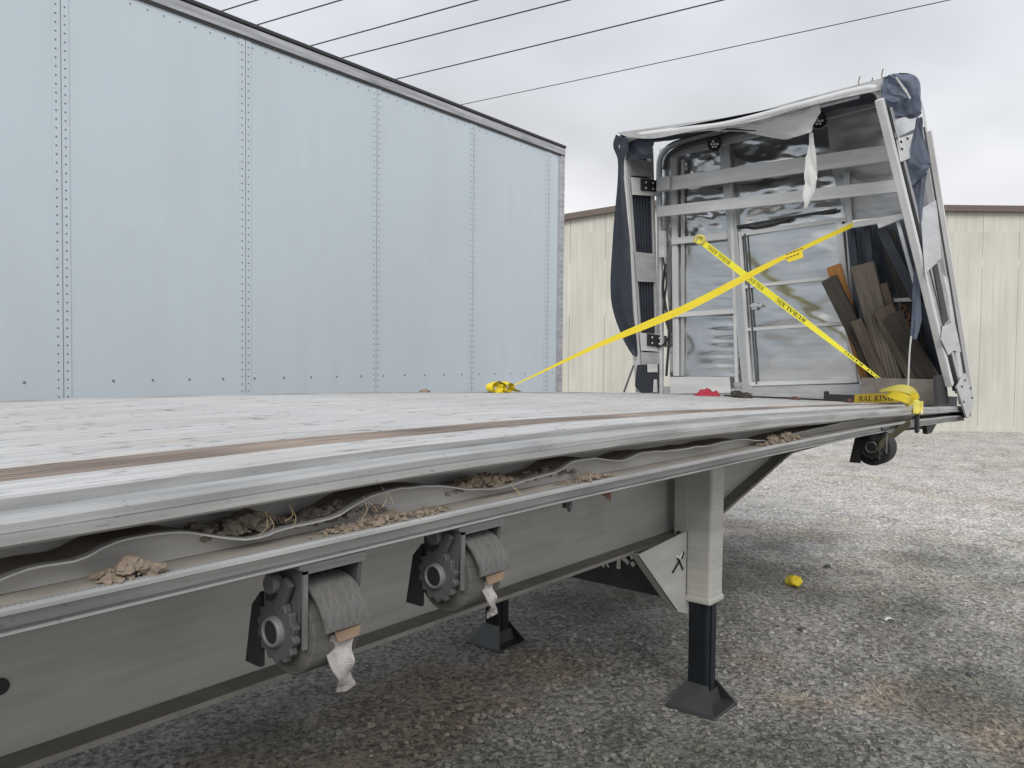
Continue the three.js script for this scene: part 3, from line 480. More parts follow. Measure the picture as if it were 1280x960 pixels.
  const w0 = new THREE.Vector3(1, 0, 0.15), w1 = new THREE.Vector3(1, 0.08, 0.8), w2 = new THREE.Vector3(1, -0.1, -0.5);
  const tg = ribbon(tp, [w0, w1, w2, w0], px < 450 ? [0.052, 0.047, 0.05, 0.040] : [0.030, 0.024, 0.036, 0.034], 26, 0.05, 0.003);
  for (const gg of tg) { const p = gg.attributes.position; for (let i = 0; i < p.count; i++) if (p.getY(i) < T0.y - L * 0.93) p.setY(i, p.getY(i) + (hash(Math.round(p.getX(i) * 900), 3, 5) - 0.5) * 0.022); gg.computeVertexNormals(); }
  P('frayed_tail', tg, M.strapTail);
  return g;
}
winch('strap_winch', 'grey strap winch with wide frayed pale tail, left of the other winches under the rail', 392, 772);
winch('strap_winch', 'grey strap winch with narrow pale tail hanging before the far landing leg', 578, 708);
{ const g = winch('strap_winch', 'small black strap winch under the rail nose beside the hanging ratchet', 1096, 556, false);
  for (const n of ['side_plate', 'strap_roll', 'ratchet_gear']) g.children.filter((o) => o.name === n).forEach((o) => { o.material = M.rubber; });
  g.scale.setScalar(1.18);
  mesh('lever_wire', tube([new THREE.Vector3(-0.09, 0.03, 0.03), new THREE.Vector3(-0.14, -0.03, 0.05), new THREE.Vector3(-0.15, -0.055, 0.05), new THREE.Vector3(-0.10, -0.05, 0.04)], 0.004, 14), M.black, g); }

/* ---------------------------------------------------------------- bent tarp bulkhead at the nose */
const CORN = { // a: 0 far side, 1 near side; h: 0 deck, 1 top; d: 0 front wall, 1 rear frame
  '000': V(6.80, 1.365, 3.75), '100': V(6.80, 1.350, 1.19), '010': V(6.78, 3.77, 3.74), '110': V(6.70, 3.755, 1.46),
  '001': V(6.44, 1.375, 3.77), '101': V(6.25, 1.375, 1.19), '011': V(6.14, 3.68, 3.77), '111': V(5.95, 3.63, 1.52) };
function C(a, h, d) { const r = new THREE.Vector3(); for (const k in CORN) r.addScaledVector(CORN[k], (k[0] === '1' ? a : 1 - a) * (k[1] === '1' ? h : 1 - h) * (k[2] === '1' ? d : 1 - d)); return r; }
function solve(px, py, fn, s = 0.5, t = 0.5) { for (let i = 0; i < 14; i++) { const e = 1e-3, p = proj(fn(s, t)), ps = proj(fn(s + e, t)), pt = proj(fn(s, t + e)); const a = (ps[0] - p[0]) / e, b = (pt[0] - p[0]) / e, c = (ps[1] - p[1]) / e, d = (pt[1] - p[1]) / e, x = px - p[0], y = py - p[1], D = a * d - b * c; s += (x * d - b * y) / D; t += (a * y - c * x) / D; } return fn(s, t); }
const Wd = (px, py, d = 0) => solve(px, py, (a, h) => C(a, h, d));           // a sheet parallel to the front wall
const Wa = (px, py, a = 1) => solve(px, py, (d, h) => C(a, h, d));           // a side sheet
const bulk = thing('tarp_bulkhead', 'wrecked aluminium tarp bulkhead with torn blue tarp leaning on the flatbed nose', 'bulkhead', V(6.5, 1.37, 2.475).toArray());
const BK = (name, geos, m, parent) => { geos = Array.isArray(geos) ? geos : [geos]; return mesh(name, geos.map((g) => g.translate(-6.5, -1.37, 2.475)), m, parent ?? bulk); };
const BACK = new THREE.Vector3(-1, 0, 0);
{
  const depth = (p) => proj(p)[2];
  const wbar = (name, x0, y0, x1, y1, wpx, m, d = 0, th = 0.03, parent) => { const p = Wd(x0, y0, d), q = Wd(x1, y1, d), dir = q.clone().sub(p).normalize(), side = dir.clone().cross(new THREE.Vector3(1, 0, 0)); return BK(name, bar(p, q, wpx * depth(p) / FPX, th, side), m, parent); };
  const abar = (name, x0, y0, x1, y1, wpx, m, a = 1, th = 0.03, parent) => { const p = Wa(x0, y0, a), q = Wa(x1, y1, a), dir = q.clone().sub(p).normalize(); const side = new THREE.Vector3(1, 0, 0).cross(dir).cross(dir); return BK(name, bar(p, q, th, wpx * depth(p) / FPX * 1.5, new THREE.Vector3(0, 0, 1)), m, parent); };
  const quad = (tl, tr, br, bl, d) => (s, t) => { const a = lerp(lerp(tl[0], tr[0], s), lerp(bl[0], br[0], s), t), b = lerp(lerp(tl[1], tr[1], s), lerp(bl[1], br[1], s), t); return Wd(a, b, d); };
  const sheet = (name, tl, tr, br, bl, d, m, amp, sc, seed, wrinkle = 0) => { const f = quad(tl, tr, br, bl, d); return BK(name, gridG(26, 26, (s, t) => { const p = f(s, t), e = Math.min(1, 6 * Math.min(s, 1 - s, t, 1 - t)); p.x += amp * e * ((fbm(s * sc, t * sc, seed, 3) - 0.5) * 2) + wrinkle * e * Math.sin(t * 60 + 3 * fbm(s * 3, t * 3, 5, 2)) * sstep(0.35, 0.8, s + 0.3 * (fbm(s * 4, t * 4, 7, 2) - 0.5)); return p; }), m); };
  // front wall sheets
  sheet('wall_sheet', [824, 186], [914, 166], [916, 232], [824, 245], 0, M.aluSheet, 0.034, 3.0, 3);
  sheet('wall_sheet', [914, 166], [1032, 136], [1040, 214], [916, 232], 0, M.aluSheet, 0.034, 3.0, 4);
  sheet('wall_sheet', [1032, 136], [1140, 112], [1150, 196], [1040, 214], 0, M.aluDull, 0.035, 2.4, 5);
  sheet('wall_sheet', [824, 245], [916, 232], [920, 298], [830, 305], 0, M.aluSheet, 0.034, 3.0, 6);
  sheet('wall_sheet', [916, 232], [1040, 214], [1058, 276], [920, 298], 0, M.aluSheet, 0.034, 3.0, 7);
  sheet('wall_sheet', [1040, 214], [1150, 196], [1165, 266], [1058, 276], 0, M.aluDull, 0.04, 2.6, 8);
  sheet('wall_sheet', [830, 305], [920, 298], [924, 390], [836, 393], 0, M.aluSheet, 0.016, 2.4, 9, 0.005);
  sheet('wall_sheet', [836, 393], [924, 390], [930, 492], [838, 493], 0, M.aluSheet, 0.014, 2.4, 10, 0.013);
  // door and its sheets
  const door = BK('door', gridG(2, 2, (s, t) => quad([922, 292], [1062, 272], [1076, 490], [930, 490], 0.0)(s, t), false), M.aluDirty);
  sheet('door_sheet', [926, 294], [1054, 276], [1058, 345], [929, 357], 0.045, M.aluSheet, 0.013, 2.2, 12);
  sheet('door_sheet', [929, 357], [1058, 345], [1062, 404], [933, 412], 0.045, M.aluSheet, 0.013, 2.2, 13);
  sheet('door_sheet', [933, 412], [1062, 404], [1068, 478], [937, 480], 0.045, M.aluSheet, 0.013, 2.2, 14);
  wbar('door_rail', 925, 293, 1058, 274, 5, M.aluWhite, 0.08, 0.02); wbar('door_rail', 929, 359, 1050, 346, 4, M.aluWhite, 0.08, 0.02); wbar('door_rail', 934, 412, 1055, 404, 4, M.aluWhite, 0.08, 0.02); wbar('door_rail', 938, 480, 1068, 476, 5, M.aluWhite, 0.08, 0.02);
  wbar('door_stile', 925, 290, 938, 482, 4, M.aluWhite, 0.09, 0.02); wbar('door_stile', 931, 292, 946, 480, 2, M.darkMetal, 0.10, 0.012); wbar('door_stile', 1048, 276, 1068, 478, 8, M.aluWhite, 0.09, 0.02);
  { const c = Wd(943, 383, 0.12); BK('door_latch', [new RoundedBoxGeometry(0.03, 0.06, 0.05, 1, 0.006).translate(c.x, c.y, c.z), new RoundedBoxGeometry(0.04, 0.025, 0.1, 1, 0.006).translate(c.x - 0.01, c.y + 0.005, c.z + 0.02)], M.alu); }
  BK('bottom_sill', slab([V(6.79, deckY(6.8) - 0.01, 3.72), V(6.79, deckY(6.8) - 0.01, 1.22), V(6.79, 1.45, 1.22), V(6.79, 1.45, 3.72)], BACK, 0.02), M.aluDull);
  // stiles, rails
  wbar('wall_stile', 905, 172, 936, 492, 13, M.aluDull, 0.05, 0.05); wbar('wall_stile', 843, 196, 846, 470, 8, M.aluWhite, 0.06, 0.04); wbar('wall_stile', 854, 200, 853, 470, 4, M.aluDull, 0.05, 0.03);
  wbar('wall_stile', 914, 230, 921, 478, 4, M.aluWhite, 0.09, 0.02);
  wbar('wall_stile', 1058, 214, 1072, 478, 8, M.aluDull, 0.05, 0.03);
  wbar('wall_rail', 840, 302, 909, 295, 8, M.aluWhite, 0.11, 0.03); wbar('wall_rail', 842, 394, 918, 389, 6, M.aluWhite, 0.11, 0.03); wbar('wall_rail', 838, 194, 1100, 128, 8, M.aluDull, 0.12, 0.03);
  wbar('wall_rail', 918, 284, 1046, 262, 3, M.darkMetal, 0.06, 0.02); wbar('wall_rail', 1046, 285, 1135, 270, 7, M.aluWhite, 0.45, 0.03);
  BK('kick_plate', slab([[838, 471], [912, 471], [914, 491], [838, 492]].map(([x, y]) => Wd(x, y, 0.1)), BACK, 0.006), M.aluWhite);
  BK('kick_plate', slab([[930, 482], [1085, 480], [1088, 496], [932, 496]].map(([x, y]) => Wd(x, y, 0.06)), BACK, 0.006), M.aluDull);
  // two big cross bars
  wbar('cross_bar', 822, 232, 1120, 190, 17, M.aluWhite, 0.35, 0.03); wbar('cross_bar', 822, 265, 1126, 232, 13, M.aluWhite, 0.35, 0.03);
  wbar('cross_bar_bracket', 822, 231, 838, 229, 17, M.aluDull, 0.42, 0.05);
  // rounded front bow, dark inside the roof
  { const pts = [[826, 492], [826, 400], [825, 300], [824, 215], [826, 196], [836, 184], [856, 176], [900, 164], [980, 144], [1080, 120], [1128, 108], [1140, 114], [1148, 132], [1160, 220], [1180, 350], [1204, 505]].map(([x, y]) => Wd(x, y, 0.12)); BK('front_bow', tube(pts, 0.03, 120, 8), M.aluDull);
    const lp = [[831, 212], [834, 197], [846, 187], [905, 170], [1000, 147], [1090, 124], [1120, 130]].map(([x, y]) => Wd(x, y, 0.2)); BK('front_bow', tube(lp, 0.022, 60, 6), M.darkMetal); }
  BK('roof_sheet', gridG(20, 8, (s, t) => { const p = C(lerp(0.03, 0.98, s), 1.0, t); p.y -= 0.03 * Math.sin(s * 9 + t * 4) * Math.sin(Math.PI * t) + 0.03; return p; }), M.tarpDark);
  // black work lamps
  for (const [x, y] of [[893, 180], [1023, 151]]) { const c = Wd(x, y, 0.28), n = new THREE.Vector3(-0.86, -0.15, 0.5).normalize(), q = new THREE.Quaternion().setFromUnitVectors(UP, n), pl = (g, off) => g.applyQuaternion(q).translate(c.x + n.x * off, c.y + n.y * off, c.z + n.z * off);
    const l = BK('work_lamp', pl(new THREE.LatheGeometry([[0, -0.05], [0.035, -0.045], [0.058, -0.01], [0.06, 0.015], [0.05, 0.015], [0.045, 0.004], [0, 0.004]].map((p) => new THREE.Vector2(...p)), 24), 0), M.black);
    for (let k = 0; k < 6; k++) { const a = k / 6 * 6.283, r = k ? 0.026 : 0; BK('lamp_led', pl(new THREE.SphereGeometry(0.011, 8, 6).translate(Math.cos(a) * r, 0.006, Math.sin(a) * r), 0), M.led, l); } }
  // dark blue lining sheet hanging on the near half
  sheet('lining_sheet', [1058, 284], [1160, 262], [1192, 474], [1076, 478], 0.2, M.lining, 0.05, 3.2, 30);
  for (const s of [[1066, 284, 1078, 400, 5], [1084, 282, 1096, 420, 8], [1100, 283, 1145, 372, 12]]) wbar('lining_batten', ...s, M.tarpDark, 0.34, 0.04);
  wbar('lining_batten', 1122, 276, 1148, 372, 4, M.aluWhite, 0.4, 0.02); wbar('lining_rail', 1078, 378, 1148, 374, 5, M.aluDirty, 0.3, 0.03);
  // far side wing: two posts, brackets, corrugated dark backing
  const F = 0;
  const fpost = (x0, y0, x1, y1, w, m) => { const p = Wa(x0, y0, F), q = Wa(x1, y1, F); return BK('side_post', bar(p, q, 0.05, w * depth(p) / FPX, new THREE.Vector3(0, 0, 1)), m); };
  fpost(778, 180, 799, 490, 7, M.aluWhite); fpost(812, 178, 821, 490, 7, M.aluDull); fpost(783, 195, 803, 488, 4, M.aluDull);
  { const gs = []; for (let k = 0; k < 7; k++) gs.push(bar(Wa(788 + k * 3.8, 240, F), Wa(801 + k * 2.9, 488, F), 0.03, 0.02, new THREE.Vector3(0, 0, 1))); gs.forEach((g) => BK('corrugated_rib', g, M.tarpDark)); const q = [[784, 200], [815, 195], [821, 488], [801, 488]].map(([x, y]) => Wa(x, y, F).add(V(0, 0, 0.03))); BK('side_backing', slab(q, new THREE.Vector3(0, 0, -1), 0.004), M.tarpDark); }
  const fplate = (pts, m, off = 0.035, n = 'side_bracket', th = 0.008, parent) => BK(n, slab(pts.map(([x, y]) => Wa(x, y, F).add(V(0, 0, -off))), new THREE.Vector3(0, 0, 1), th), m, parent);
  fplate([[784, 222], [812, 225], [817, 246], [786, 244]], M.aluWhite); fplate([[783, 198], [810, 203], [810, 222], [784, 220]], M.aluDirty, 0.03);
  fplate([[789, 315], [814, 318], [815, 353], [792, 352]], M.aluDull); fplate([[795, 416], [822, 418], [824, 440], [797, 438]], M.aluWhite); fplate([[797, 440], [822, 441], [823, 456], [798, 456]], M.aluDull, 0.03);
  for (const [x, y] of [[806, 232], [814, 425]]) { const b = fplate([[x - 11, y - 8], [x + 13, y - 5], [x + 13, y + 9], [x - 11, y + 7]], M.black, 0.048, 'bolt_plate', 0.01); for (const [dx, dy] of [[-6, -3], [3, -2], [-6, 4], [3, 5]]) { const c = Wa(x + dx, y + dy, F).add(V(0, 0, -0.06)); BK('bolt_head', new THREE.SphereGeometry(0.011, 8, 6).translate(c.x, c.y, c.z), M.alu, b); } }
  fplate([[791, 456], [822, 455], [823, 491], [796, 491], [788, 482]], M.tarpDark, 0.045, 'black_flap'); fplate([[802, 455], [814, 455], [814, 465], [802, 465]], M.aluWhite, 0.06, 'flap_tab'); fplate([[810, 474], [813, 474], [814, 490], [809, 490]], M.aluWhite, 0.06, 'flap_tab');
  // small controller box and cables between wing and wall
  BK('controller_box', slab([[826, 289], [833, 289], [833, 322], [826, 322]].map(([x, y]) => Wd(x, y, 0.2)), BACK, 0.04), M.aluWhite);
  BK('cable', tube([[829, 322], [833, 350], [830, 390], [836, 420], [828, 432], [822, 434]].map(([x, y]) => Wd(x, y, 0.25)), 0.009, 30), M.black); BK('cable', tube([[832, 330], [829, 360], [836, 410], [833, 470]].map(([x, y]) => Wd(x, y, 0.2)), 0.012, 30), M.black);
  // near side wing
  const npost = (pts, w, m, off = 0, n = 'side_post') => { for (let i = 0; i < pts.length - 1; i++) { const p = Wa(...pts[i], 1).add(V(0, 0, -off)), q = Wa(...pts[i + 1], 1).add(V(0, 0, -off)); BK(n, bar(p, q, 0.05, w, new THREE.Vector3(0, 0, 1)), m); } };
  npost([[1099, 124], [1187, 482]], 0.055, M.aluWhite); npost([[1105, 134], [1194, 488]], 0.012, M.darkMetal, 0.008, 'post_groove'); npost([[1109, 136], [1198, 490]], 0.045, M.aluDull, 0.004);
  npost([[1151, 160], [1206, 500]], 0.11, M.aluDull); npost([[1149, 160], [1201, 470]], 0.012, M.darkMetal, 0.012, 'post_groove'); npost([[1154, 165], [1208, 500]], 0.025, M.aluWhite, 0.03, 'post_groove');
  const nplate = (pts, m, off = 0.02, n = 'side_bracket', th = 0.006) => BK(n, slab(pts.map(([x, y]) => Wa(x, y, 1).add(V(0, 0, -off))), new THREE.Vector3(0, 0, 1), th), m);
  nplate([[1110, 148], [1146, 142], [1147, 158], [1115, 173]], M.alu); const hb = nplate([[1116, 175], [1136, 168], [1138, 196], [1121, 203]], M.aluWhite);
  for (const [x, y] of [[1121, 178], [1122, 187], [1129, 174]]) { const c = Wa(x, y, 1).add(V(0, 0, -0.029)); BK('bracket_hole', new THREE.SphereGeometry(0.02, 10, 6).scale(1.2, 0.45, 0.2).translate(c.x, c.y, c.z), M.black, hb); }
  nplate([[1146, 262], [1166, 250], [1172, 322], [1152, 342]], M.aluDull); nplate([[1153, 340], [1172, 326], [1192, 405], [1172, 415]], M.aluDirty, 0.005); nplate([[1163, 335], [1168, 330], [1182, 400], [1176, 406]], M.black, 0.014, 'bracket_slot');
  nplate([[1173, 408], [1188, 402], [1196, 440], [1186, 438], [1180, 444], [1171, 425]], M.aluDull, 0.024); nplate([[1196, 440], [1200, 470], [1192, 478], [1198, 455]], M.darkMetal, 0.01);
  const gp = nplate([[1186, 484], [1197, 466], [1207, 496], [1208, 503], [1201, 522], [1198, 520]], M.aluDull, 0.04, 'corner_gusset', 0.012);
  for (const [x, y] of [[1196, 475], [1192, 483], [1203, 485], [1194, 502], [1205, 497]]) { const c = Wa(x, y, 1).add(V(0, 0, -0.054)); BK('bolt_head', new THREE.SphereGeometry(0.009, 8, 6).translate(c.x, c.y, c.z), M.darkMetal, gp); }
  nplate([[1176, 470], [1188, 468], [1192, 505], [1178, 505]], M.rubber, -0.05, 'corner_block', 0.02); { const p = Wa(1203, 515, 1); BK('corner_block', new RoundedBoxGeometry(0.12, 0.08, 0.1, 2, 0.02).translate(p.x, p.y, p.z), M.rubber); }
  wbar('bow_rail', 1098, 283, 1135, 268, 6, M.aluWhite, 0.9, 0.03);
  // rear bow: top rail with round corner, tarp edge over it
  { const pts = [[776, 180], [790, 172], [850, 163], [905, 156], [1000, 132], [1075, 113], [1092, 111], [1100, 118], [1103, 138]].map(([x, y]) => Wd(x, y, 1.0)); BK('rear_bow', tube(pts, 0.028, 90, 8), M.aluWhite);
    const p2 = [[905, 163], [1000, 139], [1075, 120]].map(([x, y]) => Wd(x, y, 0.95)); BK('rear_bow', tube(p2, 0.016, 40, 6), M.aluDull); }
  const cloth = (name, A, B, d, m, amp, seed, nu = 30, nv = 10) => { const cA = new THREE.CatmullRomCurve3(A.map(([x, y, dd]) => (dd === undefined ? Wd(x, y, d) : Wd(x, y, dd))), false, 'centripetal'), cB = new THREE.CatmullRomCurve3(B.map(([x, y, dd]) => (dd === undefined ? Wd(x, y, d) : Wd(x, y, dd))), false, 'centripetal'); return BK(name, gridG(nu, nv, (s, t) => { const p = cA.getPoint(s).lerp(cB.getPoint(s), t); const k = fbm(s * 4 + seed, t * 3, seed, 3) - 0.5; p.x += amp * 2 * k; p.z += amp * (fbm(s * 5, t * 4 + seed, seed + 5, 3) - 0.5); return p; }), m); };
  cloth('roof_tarp', [[771, 166, 1.05], [820, 159, 0.9], [866, 152, 0.8], [930, 143, 0.75], [1010, 122, 0.8], [1105, 97, 0.9]], [[786, 172, 1.1], [818, 173, 1.1], [868, 163, 1.1], [935, 153, 1.1], [1010, 132, 1.1], [1103, 112, 1.1]], 1.0, M.tarpGrey, 0.01, 3);
  cloth('roof_tarp', [[815, 172], [840, 164], [900, 160], [945, 163]], [[817, 176], [845, 172], [890, 163], [945, 164]], 0.98, M.tarpDark, 0.01, 4);
  // blue tarp shreds
  cloth('side_tarp', [[770, 168], [766, 183], [772, 200], [767, 300], [765, 380], [776, 420], [790, 444]], [[786, 174], [786, 190], [780, 204], [786, 300], [792, 390], [797, 425], [797, 446]], 1.08, M.tarpNavy, 0.025, 7, 40, 8);
  cloth('side_tarp', [[774, 168], [777, 182], [781, 200]], [[818, 172], [817, 186], [813, 198]], 1.02, M.tarpNavy, 0.03, 9, 12, 16);
  cloth('corner_tarp', [[1104, 97], [1103, 112], [1104, 128], [1110, 143], [1122, 147]], [[1126, 90], [1143, 95], [1150, 120], [1152, 140], [1146, 148]], 1.12, M.tarpBlue, 0.035, 12, 24, 16);
  cloth('corner_tarp', [[1104, 98], [1122, 91], [1138, 92], [1146, 108]], [[1112, 104, 0.3], [1126, 95, 0.3], [1146, 98, 0.3], [1152, 140, 0.3]], 1.1, M.tarpBlue, 0.03, 13, 24, 10);
  cloth('corner_tarp', [[1106, 99], [1105, 118], [1112, 128], [1119, 131]], [[1116, 95], [1126, 110], [1133, 122], [1136, 124]], 1.22, M.tarpBlue, 0.03, 14, 20, 12);
  cloth('tarp_piping', [[1119, 97], [1128, 110], [1137, 124]], [[1121, 96], [1131, 109], [1139, 122]], 1.3, M.aluWhite, 0.004, 15, 14, 2);
  cloth('hanging_tarp', [[1146, 148], [1140, 170], [1134, 200], [1132, 222], [1139, 232]], [[1152, 146], [1156, 170], [1162, 200], [1162, 208], [1143, 232]], 0.95, M.tarpBlue, 0.03, 17, 24, 10);
  cloth('hanging_tarp', [[1138, 222], [1142, 260], [1146, 300], [1141, 350], [1139, 400], [1137, 424]], [[1160, 215], [1155, 250], [1153, 300], [1150, 350], [1151, 400], [1146, 424]], 0.92, M.tarpBlue, 0.02, 18, 40, 8);
  BK('hanging_cord', tube([[1139, 420], [1137, 440], [1135, 488]].map(([x, y]) => Wd(x, y, 1.0)), 0.006, 20), M.aluWhite);
  // torn white plastic sheet
  cloth('plastic_sheet', [[885, 164, 1.0], [935, 153, 1.0], [975, 142, 1.0], [1024, 131, 1.0]], [[915, 163, 0.9], [945, 168, 0.85], [985, 174, 0.8], [1014, 166, 0.9]], 0.8, M.plastic, 0.04, 21, 26, 14);
  cloth('plastic_sheet', [[1013, 166], [1009, 200], [1006, 235], [1005, 260]], [[1015, 166], [1022, 210], [1022, 226], [1007, 260]], 0.85, M.plastic, 0.03, 22, 20, 8);
  // twigs sticking up out of the roof tarp, guy rod at the far foot
  for (const [x, y] of [[1074, 95], [1103, 86], [1090, 97]]) { const p = Wd(x, y + 14, 0.9), q = Wd(x + 1, y, 0.9); BK('twig', tube([p, p.clone().lerp(q, 0.5).add(V(0.01, 0, 0.01)), q], 0.004, 6, 4), M.tan); }
  BK('guy_rod', bar(Wa(792, 457, 0), V(onY(761, 489, deckY(6.0) + 0.01).x, deckY(6) + 0.01, 3.72), 0.014, 0.014), M.darkMetal);
}

/* ---------------------------------------------------------------- loose things on the deck */
function lumber(name, label, x0, y0, x1, y1, w, th, m, dTop, uBot) {
  const top = Wd(x0, y0, dTop), bot = onU(x1, y1, uBot); const dy = deckY(uBot) + 0.01; if (bot.y < dy) bot.y = dy; const dir = bot.clone().sub(top).normalize();
  return solo(name, bar(top, bot, w, th, new THREE.Vector3(0, 0, 1)), m, label, 'board', 'boards leaning in the bulkhead');
}
lumber('board', 'narrow orange brown board behind the grey boards', 1042, 332, 1086, 474, 0.11, 0.04, M.lumberOrange, 0.25, 6.70);
lumber('board', 'dark board with its cut end leaning furthest over the door', 1036, 348, 1102, 480, 0.12, 0.05, M.lumberDark, 0.33, 6.64);
lumber('board', 'broad grey brown board with rounded top, in the middle of the leaning boards', 1078, 330, 1116, 480, 0.17, 0.05, M.lumberGrey, 0.42, 6.62);
lumber('board', 'weathered board behind the middle one in the leaning boards', 1098, 356, 1132, 480, 0.14, 0.045, M.lumber, 0.38, 6.66);
lumber('board', 'brown board slanting the other way towards the near post', 1104, 384, 1150, 480, 0.15, 0.04, M.lumber, 0.45, 6.60);
lumber('board', 'dark board slanting lowest beside the near post', 1116, 392, 1166, 480, 0.13, 0.04, M.lumberDark, 0.5, 6.58);
lumber('board', 'long dark board standing upright behind the chain', 1108, 290, 1150, 440, 0.10, 0.04, M.lumberDark, 0.3, 6.66);
lumber('board', 'short split board wedged in front of the broad grey one', 1070, 400, 1104, 480, 0.08, 0.04, M.lumber, 0.48, 6.58);
solo('chain', [0, 1, 2, 3, 4].map((k) => { const p = Wd(1126 + k * 3, 381 + k * 5, 0.5); return new THREE.TorusGeometry(0.022, 0.007, 6, 12).rotateY(k * 1.3).translate(p.x, p.y, p.z); }), M.rust, 'short rusty chain hanging behind the boards', 'chain');
{ const u = 6.5, A = onU(1076, 472, u), B = onU(1174, 472, u); solo('metal_plate', rbox(u, u + 0.012, deckY(u) + 0.004, A.y, -B.z, -A.z, 0.004), M.plate, 'flat grey brown metal plate standing in front of the leaning boards', 'plate'); }
{ const p = V(6.62, deckY(6.62), 0); const a = onU(1031, 488, 6.55), b = onU(1074, 488, 6.55); a.y = b.y = deckY(a.x) + 0.03; solo('black_bar', [bar(a, b, 0.055, 0.06), bar(a.clone().add(V(0, 0.01, 0)), a.clone().lerp(b, 0.1).add(V(0, 0.01, 0)), 0.08, 0.065)], M.black, 'short black bar lying before the door', 'bar'); }
function deckClod(name, px, py, r, n, m, seed, label, cat, sy = 0.6) { const c = px < 700 ? onY(px, py, deckY(4) + 0.006) : onU(px, py, 6.3), R = rng(seed), gs = []; for (let k = 0; k < n; k++) gs.push(clodGeo(r * (0.5 + R() * 0.6), seed + k, sy).translate(c.x + (R() - 0.5) * r * 2.6, deckY(c.x) + r * 0.3 + R() * r * 0.3, c.z + (R() - 0.5) * r * 2.6)); return solo(name, gs, m, label, cat); }
deckClod('dirt_clump', 533, 491, 0.022, 14, M.dirt, 41, 'small tan dirt clump on the deck before the yellow strap knot', 'dirt');
deckClod('dirt_clump', 990, 493, 0.028, 3, M.rust, 42, 'rust brown lump on the deck at the door foot', 'dirt');
deckClod('dirt_clump', 1068, 497, 0.026, 3, M.rust, 43, 'dark red lump on the deck beside the lettered strap', 'dirt');
deckClod('wood_block', 929, 489, 0.05, 4, M.lumberDark, 44, 'dark broken wood block at the foot of the wall stile', 'wood');
{ const c = onU(884, 490, 6.35); const g = gridG(20, 12, (s, t) => { const x = (s - 0.5) * 0.22, z = (t - 0.5) * 0.14, k = Math.max(0, 1 - (s - 0.5) * (s - 0.5) * 4 - (t - 0.5) * (t - 0.5) * 4); return new THREE.Vector3(c.x + x * yawR.x + z * yawF.x, deckY(6.35) + 0.006 + Math.pow(k, 0.6) * 0.075 * Math.pow(fbm(s * 7, t * 7, 3, 3), 1.3) * 1.5, c.z + x * yawR.z + z * yawF.z); }); solo('red_rag', g, M.red, 'crumpled red rag at the bulkhead foot', 'rag'); }
{ const a = onU(905, 489, 6.5), b = onU(985, 493, 6.45), c = onU(1065, 496, 6.3); for (const q of [a, b, c]) q.y = deckY(q.x) + 0.012; solo('deck_cable', tube([a, b, c], 0.007, 24), M.black, 'thin black cable lying along the door foot', 'cable'); }

/* ---------------------------------------------------------------- yellow straps */
function strapTex(bg, text, flip, W = 1024, H = 64) {
  const cv = document.createElement('canvas'); cv.width = W; cv.height = H; const c = cv.getContext('2d'); c.fillStyle = bg; c.fillRect(0, 0, W, H);
  if (text) { c.save(); c.translate(W / 2, H / 2); if (flip) c.rotate(Math.PI); c.fillStyle = '#1b190d'; c.font = 'bold 52px serif'; c.textAlign = 'center'; c.textBaseline = 'middle'; c.fillText(text, 0, 3); c.restore(); }
  const t = new THREE.CanvasTexture(cv); t.wrapS = t.wrapT = THREE.RepeatWrapping; t.colorSpace = THREE.SRGBColorSpace; return t;
}
M.strapText = new THREE.MeshStandardMaterial({ map: strapTex('#e2d83a', 'RURAL KING', true, 640), roughness: 0.8, side: THREE.DoubleSide });
M.strapText2 = new THREE.MeshStandardMaterial({ map: strapTex('#c9ab2c', 'RAL KING', false, 340), roughness: 0.8, side: THREE.DoubleSide });
M.strapText3 = new THREE.MeshStandardMaterial({ map: strapTex('#3b3a1c', 'RURAL KING', false, 420), roughness: 0.85, side: THREE.DoubleSide });
